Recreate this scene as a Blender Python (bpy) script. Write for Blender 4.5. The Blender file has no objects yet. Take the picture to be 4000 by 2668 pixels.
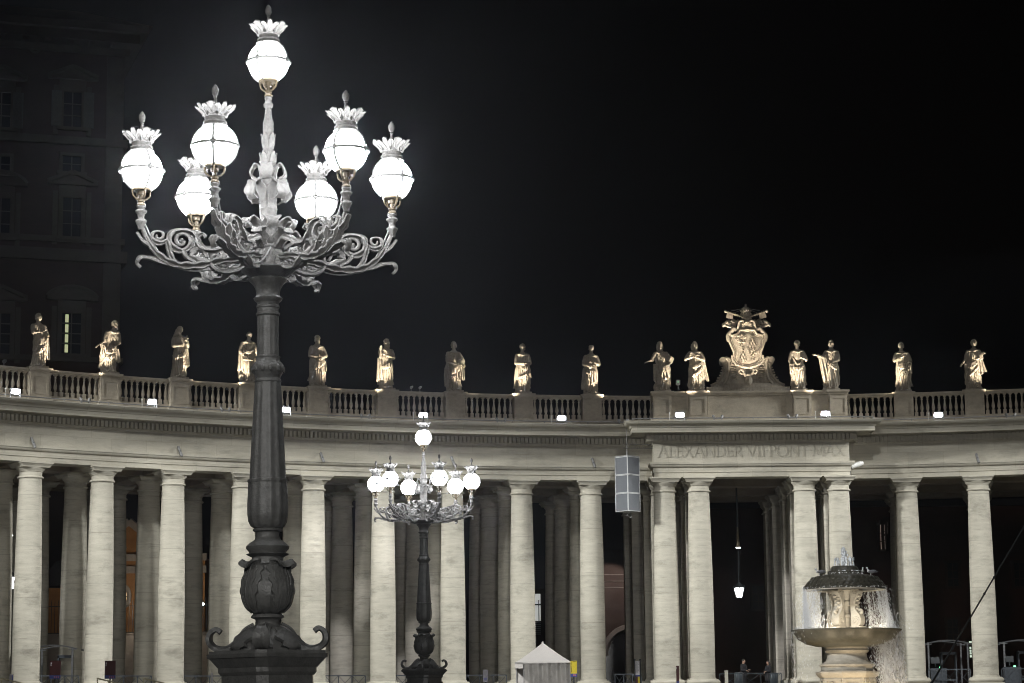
import bpy, bmesh, math, random
from mathutils import Vector, Matrix, noise
R_ = math.radians
PI = math.pi
scene = bpy.context.scene
col = scene.collection

# ---------------------------------------------------------------- camera
FPX, PITCH, ROLL, CZ = 8847.2, 0.163194, -0.0094156, 1.6
cam_d = bpy.data.cameras.new('camera'); cam = bpy.data.objects.new('camera', cam_d); col.objects.link(cam)
cam_d.sensor_width = 36.0; cam_d.lens = FPX / 4000 * 36.0
cam_d.clip_start = 0.1; cam_d.clip_end = 3000
_c, _s = math.cos(PITCH), math.sin(PITCH); _cr, _sr = math.cos(ROLL), math.sin(ROLL)
ex = Vector((1, 0, 0)); up0 = Vector((0, -_s, _c)); fw = Vector((0, _c, _s))
ax = _cr * ex + _sr * up0; ay = -_sr * ex + _cr * up0
Mc = Matrix((ax, ay, -fw)).transposed().to_4x4(); Mc.translation = (0, 0, CZ)
cam.matrix_world = Mc
scene.camera = cam

# ---------------------------------------------------------------- night sky
world = bpy.data.worlds.new('World'); scene.world = world; world.use_nodes = True
wn = world.node_tree; wn.nodes.clear()
sky = wn.nodes.new('ShaderNodeTexSky'); sky.sky_type = 'NISHITA'; sky.sun_disc = False
sky.sun_elevation = R_(-4.2); sky.sun_rotation = R_(200); sky.altitude = 50
bg = wn.nodes.new('ShaderNodeBackground'); bg.inputs['Strength'].default_value = 0.05
wo = wn.nodes.new('ShaderNodeOutputWorld')
wn.links.new(sky.outputs[0], bg.inputs[0]); wn.links.new(bg.outputs[0], wo.inputs[0])
vs = scene.view_settings
vs.view_transform = 'Standard'; vs.look = 'None'; vs.exposure = 0.0; vs.gamma = 1.0
scene.cycles.use_denoising = True
scene.cycles.max_bounces = 6; scene.cycles.diffuse_bounces = 3; scene.cycles.glossy_bounces = 2
scene.cycles.transmission_bounces = 4; scene.cycles.volume_bounces = 0
scene.cycles.sample_clamp_indirect = 4.0; scene.cycles.filter_width = 1.0
scene.cycles.caustics_reflective = False; scene.cycles.caustics_refractive = False

def ray(px, py):
    """direction from the camera through a pixel of the 4000 x 2668 photograph"""
    return (px - 2000) * ax + (1334 - py) * ay + FPX * fw
def at_y(px, py, Y):
    d = ray(px, py); return d * (Y / d.y) + Vector((0, 0, CZ))
def at_z(px, py, z):
    d = ray(px, py); return d * ((z - CZ) / d.z) + Vector((0, 0, CZ))

# ---------------------------------------------------------------- floodlights out of the frame (spots on the arc)
RAD, CX, CY, T0, DT = 71.517, 15.0446, 70.7295, -0.636157, 0.0616381
TC = T0 + 10.255 * DT
def spot(name, loc, aim, power, half, blend, radius, color):
    l = bpy.data.lights.new(name, 'SPOT'); l.energy = power; l.spot_size = 2 * half; l.spot_blend = blend
    l.shadow_soft_size = radius; l.color = color
    o = bpy.data.objects.new(name, l); col.objects.link(o); o.location = loc
    o.rotation_euler = (Vector(aim) - Vector(loc)).to_track_quat('-Z', 'Y').to_euler()
    return o
KEY_L, KEY_R, KEY_C = .74, .56, .80
for k in range(9):
    i = -1.2 + k * 2.0; t = T0 + i * DT
    rr = RAD - (2.0 if 8.6 < i < 12 else 0.5)
    tgt = Vector((CX + rr * math.sin(t), CY + rr * math.cos(t), 8.0))
    rs = RAD - 3.0
    for nm, dt_, zz, pw in (('flood_west', R_(-40), 31, KEY_L), ('flood_east', R_(40), 31, KEY_R)):
        while True:     # the lamps stand outside the picture, further round the arc
            loc = Vector((CX + rs * math.sin(t + dt_), CY + rs * math.cos(t + dt_), zz))
            if loc.y < 20 or abs(loc.x / loc.y) > .30: break
            dt_ += math.copysign(.03, dt_)
        d = (tgt - loc).length
        spot(nm, loc, tgt, pw * 4 * PI * d * d, math.atan(10.2 / d), .25, 1.2, (.985, .99, .955))
    loc = Vector((CX + .3 * (k - 4), CY - 2, 52)); d = (tgt - loc).length
    spot('flood_front', loc, tgt, KEY_C * 4 * PI * d * d, math.atan(10.2 / d), .25, 1.2, (.985, .99, .955))
# unseen spots added to brighten the tent, fountain and near lamp post
for aim, loc, pw, rad in (((0.5, 114, 3.5), (-58, 52, 60), 3.6, 7.0), ((13.6, 98, 6.0), (-50, 40, 46), 2.6, 3.6), ((-3.2, 31, 6.2), (-26, -6, 24), 1.1, 4.6)):
    dd = (Vector(aim) - Vector(loc)).length
    spot('fill_spot', loc, aim, pw * 4 * PI * dd * dd, math.atan(rad / dd), .6, 2.0, (1, .985, .95))
# floodlights on the far side of the square, low and broad: they only brighten the shade
spot('flood_opposite', (8, -50, 21), (4, 140, 10), .25 * 4 * PI * 190 ** 2, R_(17), .5, 4.0, (1, .98, .94))
# one lamp that slips between the front columns and lights the feet of three inner shafts
for aim in ((-11.9, 147.4, 5.0), (-7.0, 148.8, 5.0), (18.4, 150.4, 5.2)):
    lo = Vector((-4.5, 73, 51)); dd = (Vector(aim) - lo).length
    spot('flood_gap', lo, aim, 1.5 * 4 * PI * dd * dd, math.atan(2.4 / dd), .35, .6, (1, .98, 1))
# ---------------------------------------------------------------- mesh helpers
class MB:
    def __init__(s): s.v = []; s.f = []
    def add(s, vs, fs, M=None):
        b = len(s.v)
        s.v += [tuple(M @ Vector(p)) for p in vs] if M is not None else [tuple(p) for p in vs]
        s.f += [tuple(i + b for i in q) for q in fs]
    def box(s, c, size, M=None, top=None):
        x, y, z = (a / 2 for a in size); tx, ty = (top if top else (1, 1))
        vs = [(c[0] + a * x * (tx if k > 0 else 1), c[1] + b * y * (ty if k > 0 else 1), c[2] + k * z) for k in (-1, 1) for a, b in ((-1, -1), (1, -1), (1, 1), (-1, 1))]
        s.add(vs, [(0, 3, 2, 1), (4, 5, 6, 7), (0, 1, 5, 4), (1, 2, 6, 5), (2, 3, 7, 6), (3, 0, 4, 7)], M)
    def lathe(s, prof, n=24, M=None, rf=None, cap=True, ph=0.0):
        vs = []; fs = []
        for j, (r, z) in enumerate(prof):
            for i in range(n):
                a = 2 * PI * i / n + ph
                q = r * (rf(a, j, z) if rf else 1)
                vs.append((q * math.sin(a), -q * math.cos(a), z))
        m = len(prof)
        for j in range(m - 1):
            for i in range(n):
                k = (i + 1) % n
                fs.append((j * n + i, j * n + k, (j + 1) * n + k, (j + 1) * n + i))
        if cap:
            fs.append(tuple(range(n - 1, -1, -1))); fs.append(tuple((m - 1) * n + i for i in range(n)))
        s.add(vs, fs, M)
    def tube(s, pts, rad, n=8, M=None, sq=1.0, cap=True):
        pts = [Vector(p) for p in pts]; m = len(pts)
        rads = rad if isinstance(rad, (list, tuple)) else [rad] * m
        vs = []; fs = []; prev = None
        for j in range(m):
            t = (pts[min(j + 1, m - 1)] - pts[max(j - 1, 0)]).normalized()
            if prev is None:
                a = t.orthogonal().normalized()
            else:
                a = (prev - t * prev.dot(t))
                a = a.normalized() if a.length > 1e-6 else t.orthogonal().normalized()
            prev = a; b = t.cross(a)
            for i in range(n):
                w = 2 * PI * i / n
                vs.append(pts[j] + a * (rads[j] * math.cos(w)) + b * (rads[j] * sq * math.sin(w)))
        for j in range(m - 1):
            for i in range(n):
                k = (i + 1) % n
                fs.append((j * n + i, j * n + k, (j + 1) * n + k, (j + 1) * n + i))
        if cap:
            fs.append(tuple(range(n - 1, -1, -1))); fs.append(tuple((m - 1) * n + i for i in range(n)))
        s.add(vs, fs, M)
    def prism(s, pl, y0, y1, M=None):
        """outline in x,z pushed along y"""
        n = len(pl)
        vs = [(x, y0, z) for x, z in pl] + [(x, y1, z) for x, z in pl]
        fs = [tuple(range(n)), tuple(range(2 * n - 1, n - 1, -1))]
        for i in range(n):
            k = (i + 1) % n
            fs.append((i, i + n, k + n, k))
        s.add(vs, fs, M)
    def ball(s, c, r, nu=12, nv=8, M=None):
        rx, ry, rz = r if isinstance(r, (list, tuple)) else (r, r, r)
        vs = [(c[0], c[1], c[2] - rz)]; fs = []
        for j in range(1, nv):
            p = -PI / 2 + PI * j / nv
            for i in range(nu):
                a = 2 * PI * i / nu
                vs.append((c[0] + rx * math.cos(p) * math.cos(a), c[1] + ry * math.cos(p) * math.sin(a), c[2] + rz * math.sin(p)))
        vs.append((c[0], c[1], c[2] + rz)); e = len(vs) - 1
        for i in range(nu):
            k = (i + 1) % nu
            fs.append((0, 1 + k, 1 + i)); fs.append((e, e - nu + i, e - nu + k))
        for j in range(nv - 2):
            for i in range(nu):
                k = (i + 1) % nu; b = 1 + j * nu
                fs.append((b + i, b + k, b + nu + k, b + nu + i))
        s.add(vs, fs, M)
    def ribbon(s, pts, wid, nrm, th=.012, vee=0.0, lobes=0, M=None, side=None):
        """leaf or band along pts (list of Vector); wid half widths; nrm face normals; solid"""
        m = len(pts); vs = []; fs = []
        for j in range(m):
            p = Vector(pts[j]); t = (Vector(pts[min(j + 1, m - 1)]) - Vector(pts[max(j - 1, 0)])).normalized()
            nn = Vector(nrm[j]); b = Vector(side) if side is not None else t.cross(nn).normalized(); nn = b.cross(t).normalized()
            w = wid[j] * (1 + (.22 * math.cos(lobes * 2 * PI * j / (m - 1)) if lobes else 0))
            for off, lift in ((-1, vee), (-.5, vee * .3), (0, 0), (.5, vee * .3), (1, vee)):
                q = p + b * (w * off) + nn * (lift * w)
                vs.append(q + nn * th); vs.append(q - nn * th)
        for j in range(m - 1):
            a, c = j * 10, j * 10 + 10
            for k in range(4):
                fs.append((a + 2 * k, a + 2 * k + 2, c + 2 * k + 2, c + 2 * k))
                fs.append((a + 2 * k + 1, c + 2 * k + 1, c + 2 * k + 3, a + 2 * k + 3))
            fs.append((a, c, c + 1, a + 1)); fs.append((a + 8, a + 9, c + 9, c + 8))
        for e in (0, (m - 1) * 10):
            fs.append(tuple(e + i for i in (0, 2, 4, 6, 8, 9, 7, 5, 3, 1)))
        s.add(vs, fs, M)
    def build(s, name, mat, parent=None, smooth=35, loc=None):
        me = bpy.data.meshes.new(name); me.from_pydata(s.v, [], s.f); me.update()
        bm = bmesh.new(); bm.from_mesh(me); bmesh.ops.recalc_face_normals(bm, faces=bm.faces[:]); bm.to_mesh(me); bm.free()
        me.materials.append(mat)
        if smooth:
            me.shade_smooth(); me.set_sharp_from_angle(angle=R_(smooth))
        return link(name, me, parent, loc)
def link(name, me, parent=None, loc=None):
    o = bpy.data.objects.new(name, me); col.objects.link(o)
    if parent is not None: o.parent = parent
    if loc is not None: o.location = loc
    return o
def remesh(mb, voxel, sm=2):
    """union of overlapping shapes grown into one continuous skin"""
    me = bpy.data.meshes.new('tmp'); me.from_pydata(mb.v, [], mb.f); me.update()
    bm = bmesh.new(); bm.from_mesh(me); bmesh.ops.recalc_face_normals(bm, faces=bm.faces[:]); bm.to_mesh(me); bm.free()
    o = bpy.data.objects.new('tmp', me); col.objects.link(o)
    m = o.modifiers.new('r', 'REMESH'); m.mode = 'VOXEL'; m.voxel_size = voxel
    if sm:
        m2 = o.modifiers.new('s', 'SMOOTH'); m2.factor = .5; m2.iterations = sm
    dg = bpy.context.evaluated_depsgraph_get()
    out = bpy.data.meshes.new_from_object(o.evaluated_get(dg))
    bpy.data.objects.remove(o); bpy.data.meshes.remove(me)
    out.shade_smooth()
    return out
def empty(name, loc=(0, 0, 0), rz=0.0):
    o = bpy.data.objects.new(name, None); col.objects.link(o); o.location = loc; o.rotation_euler = (0, 0, rz)
    o.empty_display_size = .2
    return o
def tag(o, label=None, cat=None, group=None, kind=None):
    if label: o['label'] = label
    if cat: o['category'] = cat
    if group: o['group'] = group
    if kind: o['kind'] = kind
    return o
def kids(o): return [c for c in KIDS.get(o, [])]
def tree_copy(o, parent=None, loc=None, rz=None):
    c = o.copy(); col.objects.link(c)
    if parent is not None: c.parent = parent
    if loc is not None: c.location = loc
    if rz is not None: c.rotation_euler = (0, 0, rz)
    for ch in o.children: tree_copy(ch, c)
    return c
def TR(x=0, y=0, z=0): return Matrix.Translation((x, y, z))
def RZ(a): return Matrix.Rotation(a, 4, 'Z')
def RX(a): return Matrix.Rotation(a, 4, 'X')
def RY(a): return Matrix.Rotation(a, 4, 'Y')
def bez(p, n=12):
    """Catmull-Rom through points"""
    p = [Vector(q) for q in p]; out = []
    for i in range(len(p) - 1):
        a = p[max(i - 1, 0)]; b = p[i]; c = p[i + 1]; d = p[min(i + 2, len(p) - 1)]
        for k in range(n):
            t = k / n
            out.append(.5 * ((2 * b) + (c - a) * t + (2 * a - 5 * b + 4 * c - d) * t * t + (3 * b - a - 3 * c + d) * t ** 3))
    out.append(p[-1]); return out

# ---------------------------------------------------------------- materials
def mat_new(name):
    m = bpy.data.materials.new(name); m.use_nodes = True
    nt = m.node_tree; b = nt.nodes['Principled BSDF']; return m, nt, b
def stone(name, c1, c2, rough=.8, streak=(.6, .6, 7.0), scale=1.0, stain=.35, stain_col=(.12, .11, .09), bump=.25, fine=9.0, dash=0.0, drums=0.0, blocks=0.0):
    m, nt, b = mat_new(name); N = nt.nodes; L = nt.links
    tc = N.new('ShaderNodeTexCoord'); oi = N.new('ShaderNodeObjectInfo')
    cmb = N.new('ShaderNodeCombineXYZ')
    mul = N.new('ShaderNodeMath'); mul.operation = 'MULTIPLY'; mul.inputs[1].default_value = 37.0
    L.new(oi.outputs['Random'], mul.inputs[0])
    for k in range(3): L.new(mul.outputs[0], cmb.inputs[k])
    addv = N.new('ShaderNodeVectorMath'); addv.operation = 'ADD'
    L.new(tc.outputs['Object'], addv.inputs[0]); L.new(cmb.outputs[0], addv.inputs[1])
    mp = N.new('ShaderNodeMapping'); mp.inputs['Scale'].default_value = streak
    L.new(addv.outputs[0], mp.inputs['Vector'])
    n1 = N.new('ShaderNodeTexNoise'); n1.inputs['Scale'].default_value = 1.3 * scale; n1.inputs['Detail'].default_value = 7; n1.inputs['Roughness'].default_value = .65
    L.new(mp.outputs[0], n1.inputs['Vector'])
    r1 = N.new('ShaderNodeValToRGB'); r1.color_ramp.elements[0].position = .3; r1.color_ramp.elements[1].position = .72
    r1.color_ramp.elements[0].color = (*c1, 1); r1.color_ramp.elements[1].color = (*c2, 1)
    L.new(n1.outputs['Fac'], r1.inputs['Fac'])
    n2 = N.new('ShaderNodeTexNoise'); n2.inputs['Scale'].default_value = .55 * scale; n2.inputs['Detail'].default_value = 8; n2.inputs['Roughness'].default_value = .7
    mp2 = N.new('ShaderNodeMapping'); mp2.inputs['Scale'].default_value = (1, 1, 2.2)
    L.new(addv.outputs[0], mp2.inputs['Vector']); L.new(mp2.outputs[0], n2.inputs['Vector'])
    r2 = N.new('ShaderNodeValToRGB'); r2.color_ramp.elements[0].position = .52; r2.color_ramp.elements[1].position = .75
    r2.color_ramp.elements[0].color = (0, 0, 0, 1); r2.color_ramp.elements[1].color = (stain, stain, stain, 1)
    L.new(n2.outputs['Fac'], r2.inputs['Fac'])
    mx = N.new('ShaderNodeMix'); mx.data_type = 'RGBA'; mx.inputs[7].default_value = (*stain_col, 1)
    L.new(r2.outputs[0], mx.inputs[0]); L.new(r1.outputs[0], mx.inputs[6])
    last = mx.outputs[2]
    if dash:      # short dark horizontal pits and streaks
        m4 = N.new('ShaderNodeMapping'); m4.inputs['Scale'].default_value = (.9, .9, 11); L.new(addv.outputs[0], m4.inputs['Vector'])
        n4 = N.new('ShaderNodeTexNoise'); n4.inputs['Scale'].default_value = 1.1; n4.inputs['Detail'].default_value = 4; L.new(m4.outputs[0], n4.inputs['Vector'])
        r4 = N.new('ShaderNodeValToRGB'); r4.color_ramp.elements[0].position = .60; r4.color_ramp.elements[1].position = .70
        r4.color_ramp.elements[0].color = (0, 0, 0, 1); r4.color_ramp.elements[1].color = (dash, dash, dash, 1); L.new(n4.outputs['Fac'], r4.inputs['Fac'])
        x4 = N.new('ShaderNodeMix'); x4.data_type = 'RGBA'; x4.inputs[7].default_value = (*stain_col, 1); L.new(r4.outputs[0], x4.inputs[0]); L.new(last, x4.inputs[6]); last = x4.outputs[2]
    sep = N.new('ShaderNodeSeparateXYZ'); L.new(tc.outputs['Object'], sep.inputs[0])
    def math_(op, a_, b_=None):
        q = N.new('ShaderNodeMath'); q.operation = op
        for k, v in enumerate((a_, b_)):
            if v is None: continue
            if isinstance(v, (int, float)): q.inputs[k].default_value = v
            else: L.new(v, q.inputs[k])
        return q.outputs[0]
    tone = None
    if drums:     # stacked drums: each of its own tone, with a hairline joint
        zz = math_('ADD', math_('DIVIDE', sep.outputs[2], 2.9), mul.outputs[0])
        wn_ = N.new('ShaderNodeTexWhiteNoise'); wn_.noise_dimensions = '1D'; L.new(math_('FLOOR', zz), wn_.inputs['W'])
        jt = math_('LESS_THAN', math_('FRACT', zz), .010)
        tone = math_('SUBTRACT', math_('ADD', math_('MULTIPLY', wn_.outputs['Value'], drums), 1 - drums * .6), math_('MULTIPLY', jt, .28))
    if blocks:    # ashlar courses laid round the arc
        u_ = math_('MULTIPLY', math_('ARCTAN2', sep.outputs[0], sep.outputs[1]), RAD)
        cb = N.new('ShaderNodeCombineXYZ'); L.new(u_, cb.inputs[0]); L.new(sep.outputs[2], cb.inputs[1])
        br = N.new('ShaderNodeTexBrick'); L.new(cb.outputs[0], br.inputs['Vector'])
        br.inputs['Color1'].default_value = (1, 1, 1, 1); br.inputs['Color2'].default_value = (1 - blocks, 1 - blocks, 1 - blocks, 1); br.inputs['Mortar'].default_value = (.72, .7, .66, 1)
        br.inputs['Scale'].default_value = 1; br.inputs['Mortar Size'].default_value = .008; br.inputs['Brick Width'].default_value = 2.2; br.inputs['Row Height'].default_value = 1.17; br.offset = .43
        tone = br.outputs['Color']
    if tone is not None:
        x5 = N.new('ShaderNodeMix'); x5.data_type = 'RGBA'; x5.blend_type = 'MULTIPLY'; x5.inputs[0].default_value = 1; L.new(last, x5.inputs[6]); L.new(tone, x5.inputs[7]); last = x5.outputs[2]
    L.new(last, b.inputs['Base Color'])
    b.inputs['Roughness'].default_value = rough
    b.inputs['Specular IOR Level'].default_value = .25 if rough < .7 else .06
    n3 = N.new('ShaderNodeTexNoise'); n3.inputs['Scale'].default_value = fine; n3.inputs['Detail'].default_value = 5
    L.new(mp.outputs[0], n3.inputs['Vector'])
    bp = N.new('ShaderNodeBump'); bp.inputs['Strength'].default_value = bump; bp.inputs['Distance'].default_value = .04
    L.new(n3.outputs['Fac'], bp.inputs['Height']); L.new(bp.outputs[0], b.inputs['Normal'])
    return m
def plain(name, c, rough=.6, metal=0.0, var=.25, scale=6.0, bump=.1, spec=.4, alpha=None, trans=0):
    m, nt, b = mat_new(name); N = nt.nodes; L = nt.links
    tc = N.new('ShaderNodeTexCoord'); n1 = N.new('ShaderNodeTexNoise'); n1.inputs['Scale'].default_value = scale; n1.inputs['Detail'].default_value = 6
    L.new(tc.outputs['Object'], n1.inputs['Vector'])
    r = N.new('ShaderNodeValToRGB'); r.color_ramp.elements[0].position = .3; r.color_ramp.elements[1].position = .7
    r.color_ramp.elements[0].color = tuple(x * (1 - var) for x in c) + (1,); r.color_ramp.elements[1].color = tuple(min(1, x * (1 + var)) for x in c) + (1,)
    L.new(n1.outputs['Fac'], r.inputs['Fac']); L.new(r.outputs[0], b.inputs['Base Color'])
    b.inputs['Roughness'].default_value = rough; b.inputs['Metallic'].default_value = metal
    b.inputs['Specular IOR Level'].default_value = spec
    if trans: b.inputs['Transmission Weight'].default_value = trans
    if alpha is not None: b.inputs['Alpha'].default_value = alpha
    if bump:
        bp = N.new('ShaderNodeBump'); bp.inputs['Strength'].default_value = bump; bp.inputs['Distance'].default_value = .02
        L.new(n1.outputs['Fac'], bp.inputs['Height']); L.new(bp.outputs[0], b.inputs['Normal'])
    return m
def glow(name, c, strength):
    m, nt, b = mat_new(name)
    b.inputs['Base Color'].default_value = (.8, .8, .8, 1)
    b.inputs['Emission Color'].default_value = (*c, 1); b.inputs['Emission Strength'].default_value = strength
    b.inputs['Roughness'].default_value = .3
    return m
TRAV = stone('travertine', (.42, .395, .335), (.545, .52, .445), streak=(.6, .6, 3.6), stain=.65, dash=.3, drums=.12)
TRAV_E = stone('travertine_entablature', (.43, .405, .34), (.57, .54, .46), streak=(.35, .35, 2.0), stain=.45, scale=.8, blocks=.14)
TRAV_B = stone('travertine_balustrade', (.43, .38, .31), (.58, .525, .43), streak=(1.5, 1.5, 2.0), stain=.45, scale=1.2)
MARBLE = stone('statue_travertine', (.32, .285, .235), (.52, .47, .39), rough=.95, streak=(2.5, 2.5, .7), stain=.7, stain_col=(.07, .065, .055), scale=2.0, fine=14, bump=.6)
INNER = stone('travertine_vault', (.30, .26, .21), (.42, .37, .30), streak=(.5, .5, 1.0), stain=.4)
IRON = stone('lamp_iron_shaded', (.05, .05, .048), (.09, .09, .086), rough=.36, streak=(2, 2, 2), stain=.5, stain_col=(.03, .028, .025), scale=3, bump=.25, fine=14)  # lower ironwork: same paint, darkened for the shade below the globes
IRON_L = stone('lamp_iron_lit', (.115, .113, .109), (.205, .20, .192), rough=.55, streak=(3, 3, 3), stain=.45, stain_col=(.014, .012, .010), scale=4, bump=.3, fine=16)  # upper ironwork: same paint, lightened for the light of the globes
GLOBE = glow('lamp_globe_glass', (.96, .975, 1.0), 90.0)
BRASS = plain('lamp_brass', (.12, .095, .06), .4, .2)
FLOODGLASS = glow('floodlight_lens', (.92, .96, 1.0), 150.0)
GREYMETAL = plain('grey_metal', (.25, .25, .25), .5, .3, scale=3)
DARKMETAL = plain('dark_metal', (.05, .055, .06), .5, .4, scale=3)
WHITEMETAL = plain('white_metal', (.7, .7, .68), .45, 0, var=.1)
FRAMEM = plain('lamp_frame_glare', (.2, .2, .195), .4, .1, var=.15)  # glare of the globes put into the frame colour
# ---------------------------------------------------------------- ground
m = MB()
xs = [-300, -120, -60, -30, 0, 30, 60, 120, 300]; ys = [-120, -20, 0, 20, 30, 50, 76, 99, 118, 126, 134, 300]
def gz(y): return min(2.0, max(0.0, (y - 20) * .0165))
vs_ = [(x, y, gz(y)) for y in ys for x in xs]; nx = len(xs)
m.add(vs_, [(j * nx + i, j * nx + i + 1, (j + 1) * nx + i + 1, (j + 1) * nx + i) for j in range(len(ys) - 1) for i in range(nx - 1)])
COBBLE = stone('cobblestones', (.05, .05, .05), (.11, .105, .10), streak=(6, 6, 6), scale=2, stain=.3)
tag(m.build('ground', COBBLE, smooth=0), kind='structure')

# ---------------------------------------------------------------- colonnade
colon = tag(empty('colonnade', (CX, CY, 0), -TC), 'long curved stone colonnade of tall plain columns under a deep cornice and balustrade', 'colonnade')
W, DP, RF = 6.05, RAD - 2.75, RAD - .65
PH0, PH1 = -13.2 * DT, 6.6 * DT
FLOOR_Z = 2.92
def pol(r, p, z): return (r * math.sin(p), r * math.cos(p), z)
def path(d, nl=72, nr=32):
    r = RF - d; v = DP - d; w = W + d
    pl = -math.asin(w / r); pr = -pl; o = []
    for i in range(nl + 1): p = PH0 + (pl - PH0) * i / nl; o.append((r * math.sin(p), r * math.cos(p)))
    nn = 14
    o.append((-w, v))
    for i in range(1, nn): o.append((-w + 2 * w * i / nn, v))
    o.append((w, v))
    for i in range(nr + 1): p = pr + (PH1 - pr) * i / nr; o.append((r * math.sin(p), r * math.cos(p)))
    return o
def sweep(mb, prof, closed=True):
    rows = [[(x, y, z) for x, y in path(d)] for d, z in prof]; n = len(rows[0]); k = len(rows)
    vs = [p for r in rows for p in r]; fs = []
    for j in range(k if closed else k - 1):
        a = j * n; b = ((j + 1) % k) * n
        for i in range(n - 1): fs.append((a + i, a + i + 1, b + i + 1, b + i))
    mb.add(vs, fs)
    if closed: mb.f += [tuple(len(mb.v) - n * k + j * n for j in range(k)), tuple(len(mb.v) - n * k + j * n + n - 1 for j in range(k))]
def cur(d0, z0, d1, z1, n, conv):  # quarter curve between profile points
    o = []
    for i in range(1, n + 1):
        a = i / n * PI / 2
        o.append((d0 + (d1 - d0) * (math.sin(a) if conv else 1 - math.cos(a)), z0 + (z1 - z0) * (1 - math.cos(a) if conv else math.sin(a))))
    return o
# architrave: two fasciae and a crown
m = MB()
p = [(-1.35, 15.97), (0, 15.97), (0, 16.24), (.06, 16.265), (.06, 16.56)] + cur(.06, 16.56, .24, 16.74, 4, True) + [(.29, 16.745), (.29, 16.87), (-1.35, 16.872)]
sweep(m, p); arch = m.build('architrave', TRAV_E, colon, smooth=30)
m = MB()
sweep(m, [(-1.2, 16.876), (.0, 16.876), (0, 18.055), (-1.2, 18.055)]); frz = m.build('frieze', TRAV_E, colon, smooth=30)
m = MB()
p = [(-3.0, 18.06), (.05, 18.06)] + cur(.05, 18.06, .16, 18.17, 3, False) + [(.16, 18.175), (.16, 18.56), (.42, 18.575), (.42, 18.60)] + cur(.42, 18.6, .5, 18.64, 2, True) + [(1.36, 18.66), (1.36, 18.60), (1.42, 18.60), (1.42, 18.88), (1.48, 18.90)] + cur(1.48, 18.9, 1.64, 19.06, 4, False) + cur(1.64, 19.06, 1.84, 19.22, 4, True) + [(1.88, 19.222), (1.88, 19.275), (-3.0, 19.36)]
sweep(m, p); cor = m.build('cornice', TRAV_E, colon, smooth=30)
# dentils: one band of blocks
m = MB()
a = path(.30)
def walk(pts, step, fn):
    acc = step / 2
    for (x0, y0), (x1, y1) in zip(pts, pts[1:]):
        L = math.hypot(x1 - x0, y1 - y0)
        while acc <= L:
            f = acc / L; fn(x0 + (x1 - x0) * f, y0 + (y1 - y0) * f, math.atan2(y1 - y0, x1 - x0)); acc += step
        acc -= L
def dent(x, y, a): m.box((0, 0, 18.375), (.168, .30, .35), TR(x, y, 0) @ RZ(a))
walk(a, .262, dent)
m.build('dentil_band', TRAV_E, cor, smooth=0)

# raised letters on the portal frieze
GL = {  # strokes (x0, y0, x1, y1, half width); serifs are short bars
 'A': (.86, [(0.06, 0, .43, 1, .035), (.8, 0, .43, 1, .065), (.2, .34, .66, .34, .03)], [(.06, 0), (.8, 0)]),
 'L': (.6, [(.14, 0, .14, 1, .06), (.14, .03, .56, .03, .03), (.55, 0, .55, .2, .025)], [(.14, 1), (.14, 0)]),
 'E': (.62, [(.14, 0, .14, 1, .06), (.14, .03, .54, .03, .03), (.14, .97, .52, .97, .03), (.14, .52, .46, .52, .03), (.53, 0, .53, .2, .025), (.51, .82, .51, 1, .025)], [(.14, 1), (.14, 0)]),
 'X': (.84, [(.1, 1, .74, 0, .065), (.72, 1, .1, 0, .035)], [(.1, 1), (.74, 0), (.72, 1), (.1, 0)]),
 'N': (.9, [(.14, 0, .14, 1, .035), (.14, 1, .78, 0, .065), (.78, 0, .78, 1, .035)], [(.14, 1), (.14, 0), (.78, 1)]),
 'D': (.84, 'D', [(.14, 1), (.14, 0)]), 'R': (.74, 'R', [(.14, 1), (.14, 0)]), 'P': (.64, 'P', [(.14, 1), (.14, 0)]), 'O': (.94, 'O', []),
 'V': (.84, [(.06, 1, .42, 0, .065), (.8, 1, .42, 0, .035)], [(.06, 1), (.8, 1)]),
 'I': (.34, [(.17, 0, .17, 1, .06)], [(.17, 1), (.17, 0)]),
 'T': (.74, [(.37, 0, .37, 1, .06), (.04, .97, .7, .97, .03), (.05, .8, .05, 1, .025), (.69, .8, .69, 1, .025)], [(.37, 0)]),
 'M': (1.0, [(.1, 0, .16, 1, .035), (.16, 1, .5, .1, .06), (.84, 1, .5, .1, .035), (.84, 1, .92, 0, .06)], [(.1, 0), (.92, 0)]),
 '.': (.3, [(.1, .5, .2, .5, .05)], []), ' ': (.3, [], [])}
def arc_st(cx, cy, rx, ry, a0, a1, n, hw):
    P_ = [(cx + rx * math.cos(a0 + (a1 - a0) * i / n), cy + ry * math.sin(a0 + (a1 - a0) * i / n)) for i in range(n + 1)]
    return [(*P_[i], *P_[i + 1], hw * (.6 + .6 * abs(math.cos(a0 + (a1 - a0) * (i + .5) / n)))) for i in range(n)]
def strokes(g):
    if g == 'D': return [(.14, 0, .14, 1, .06), (.14, .03, .36, .03, .03), (.14, .97, .36, .97, .03)] + arc_st(.34, .5, .42, .48, -PI / 2, PI / 2, 10, .055)
    if g == 'P': return [(.14, 0, .14, 1, .06), (.14, .97, .32, .97, .03), (.14, .48, .32, .48, .03)] + arc_st(.32, .725, .26, .25, -PI / 2, PI / 2, 8, .055)
    if g == 'R': return strokes('P') + [(.32, .48, .7, 0, .06)]
    if g == 'O': return arc_st(.47, .5, .42, .5, 0, 2 * PI, 18, .055)
    return g
m = MB()
TXT = 'ALEXANDER VII.PONT.MAX'
h = .70; tw = sum(GL[c][0] for c in TXT); kx = 11.65 / (tw * h); x = -5.82
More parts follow.
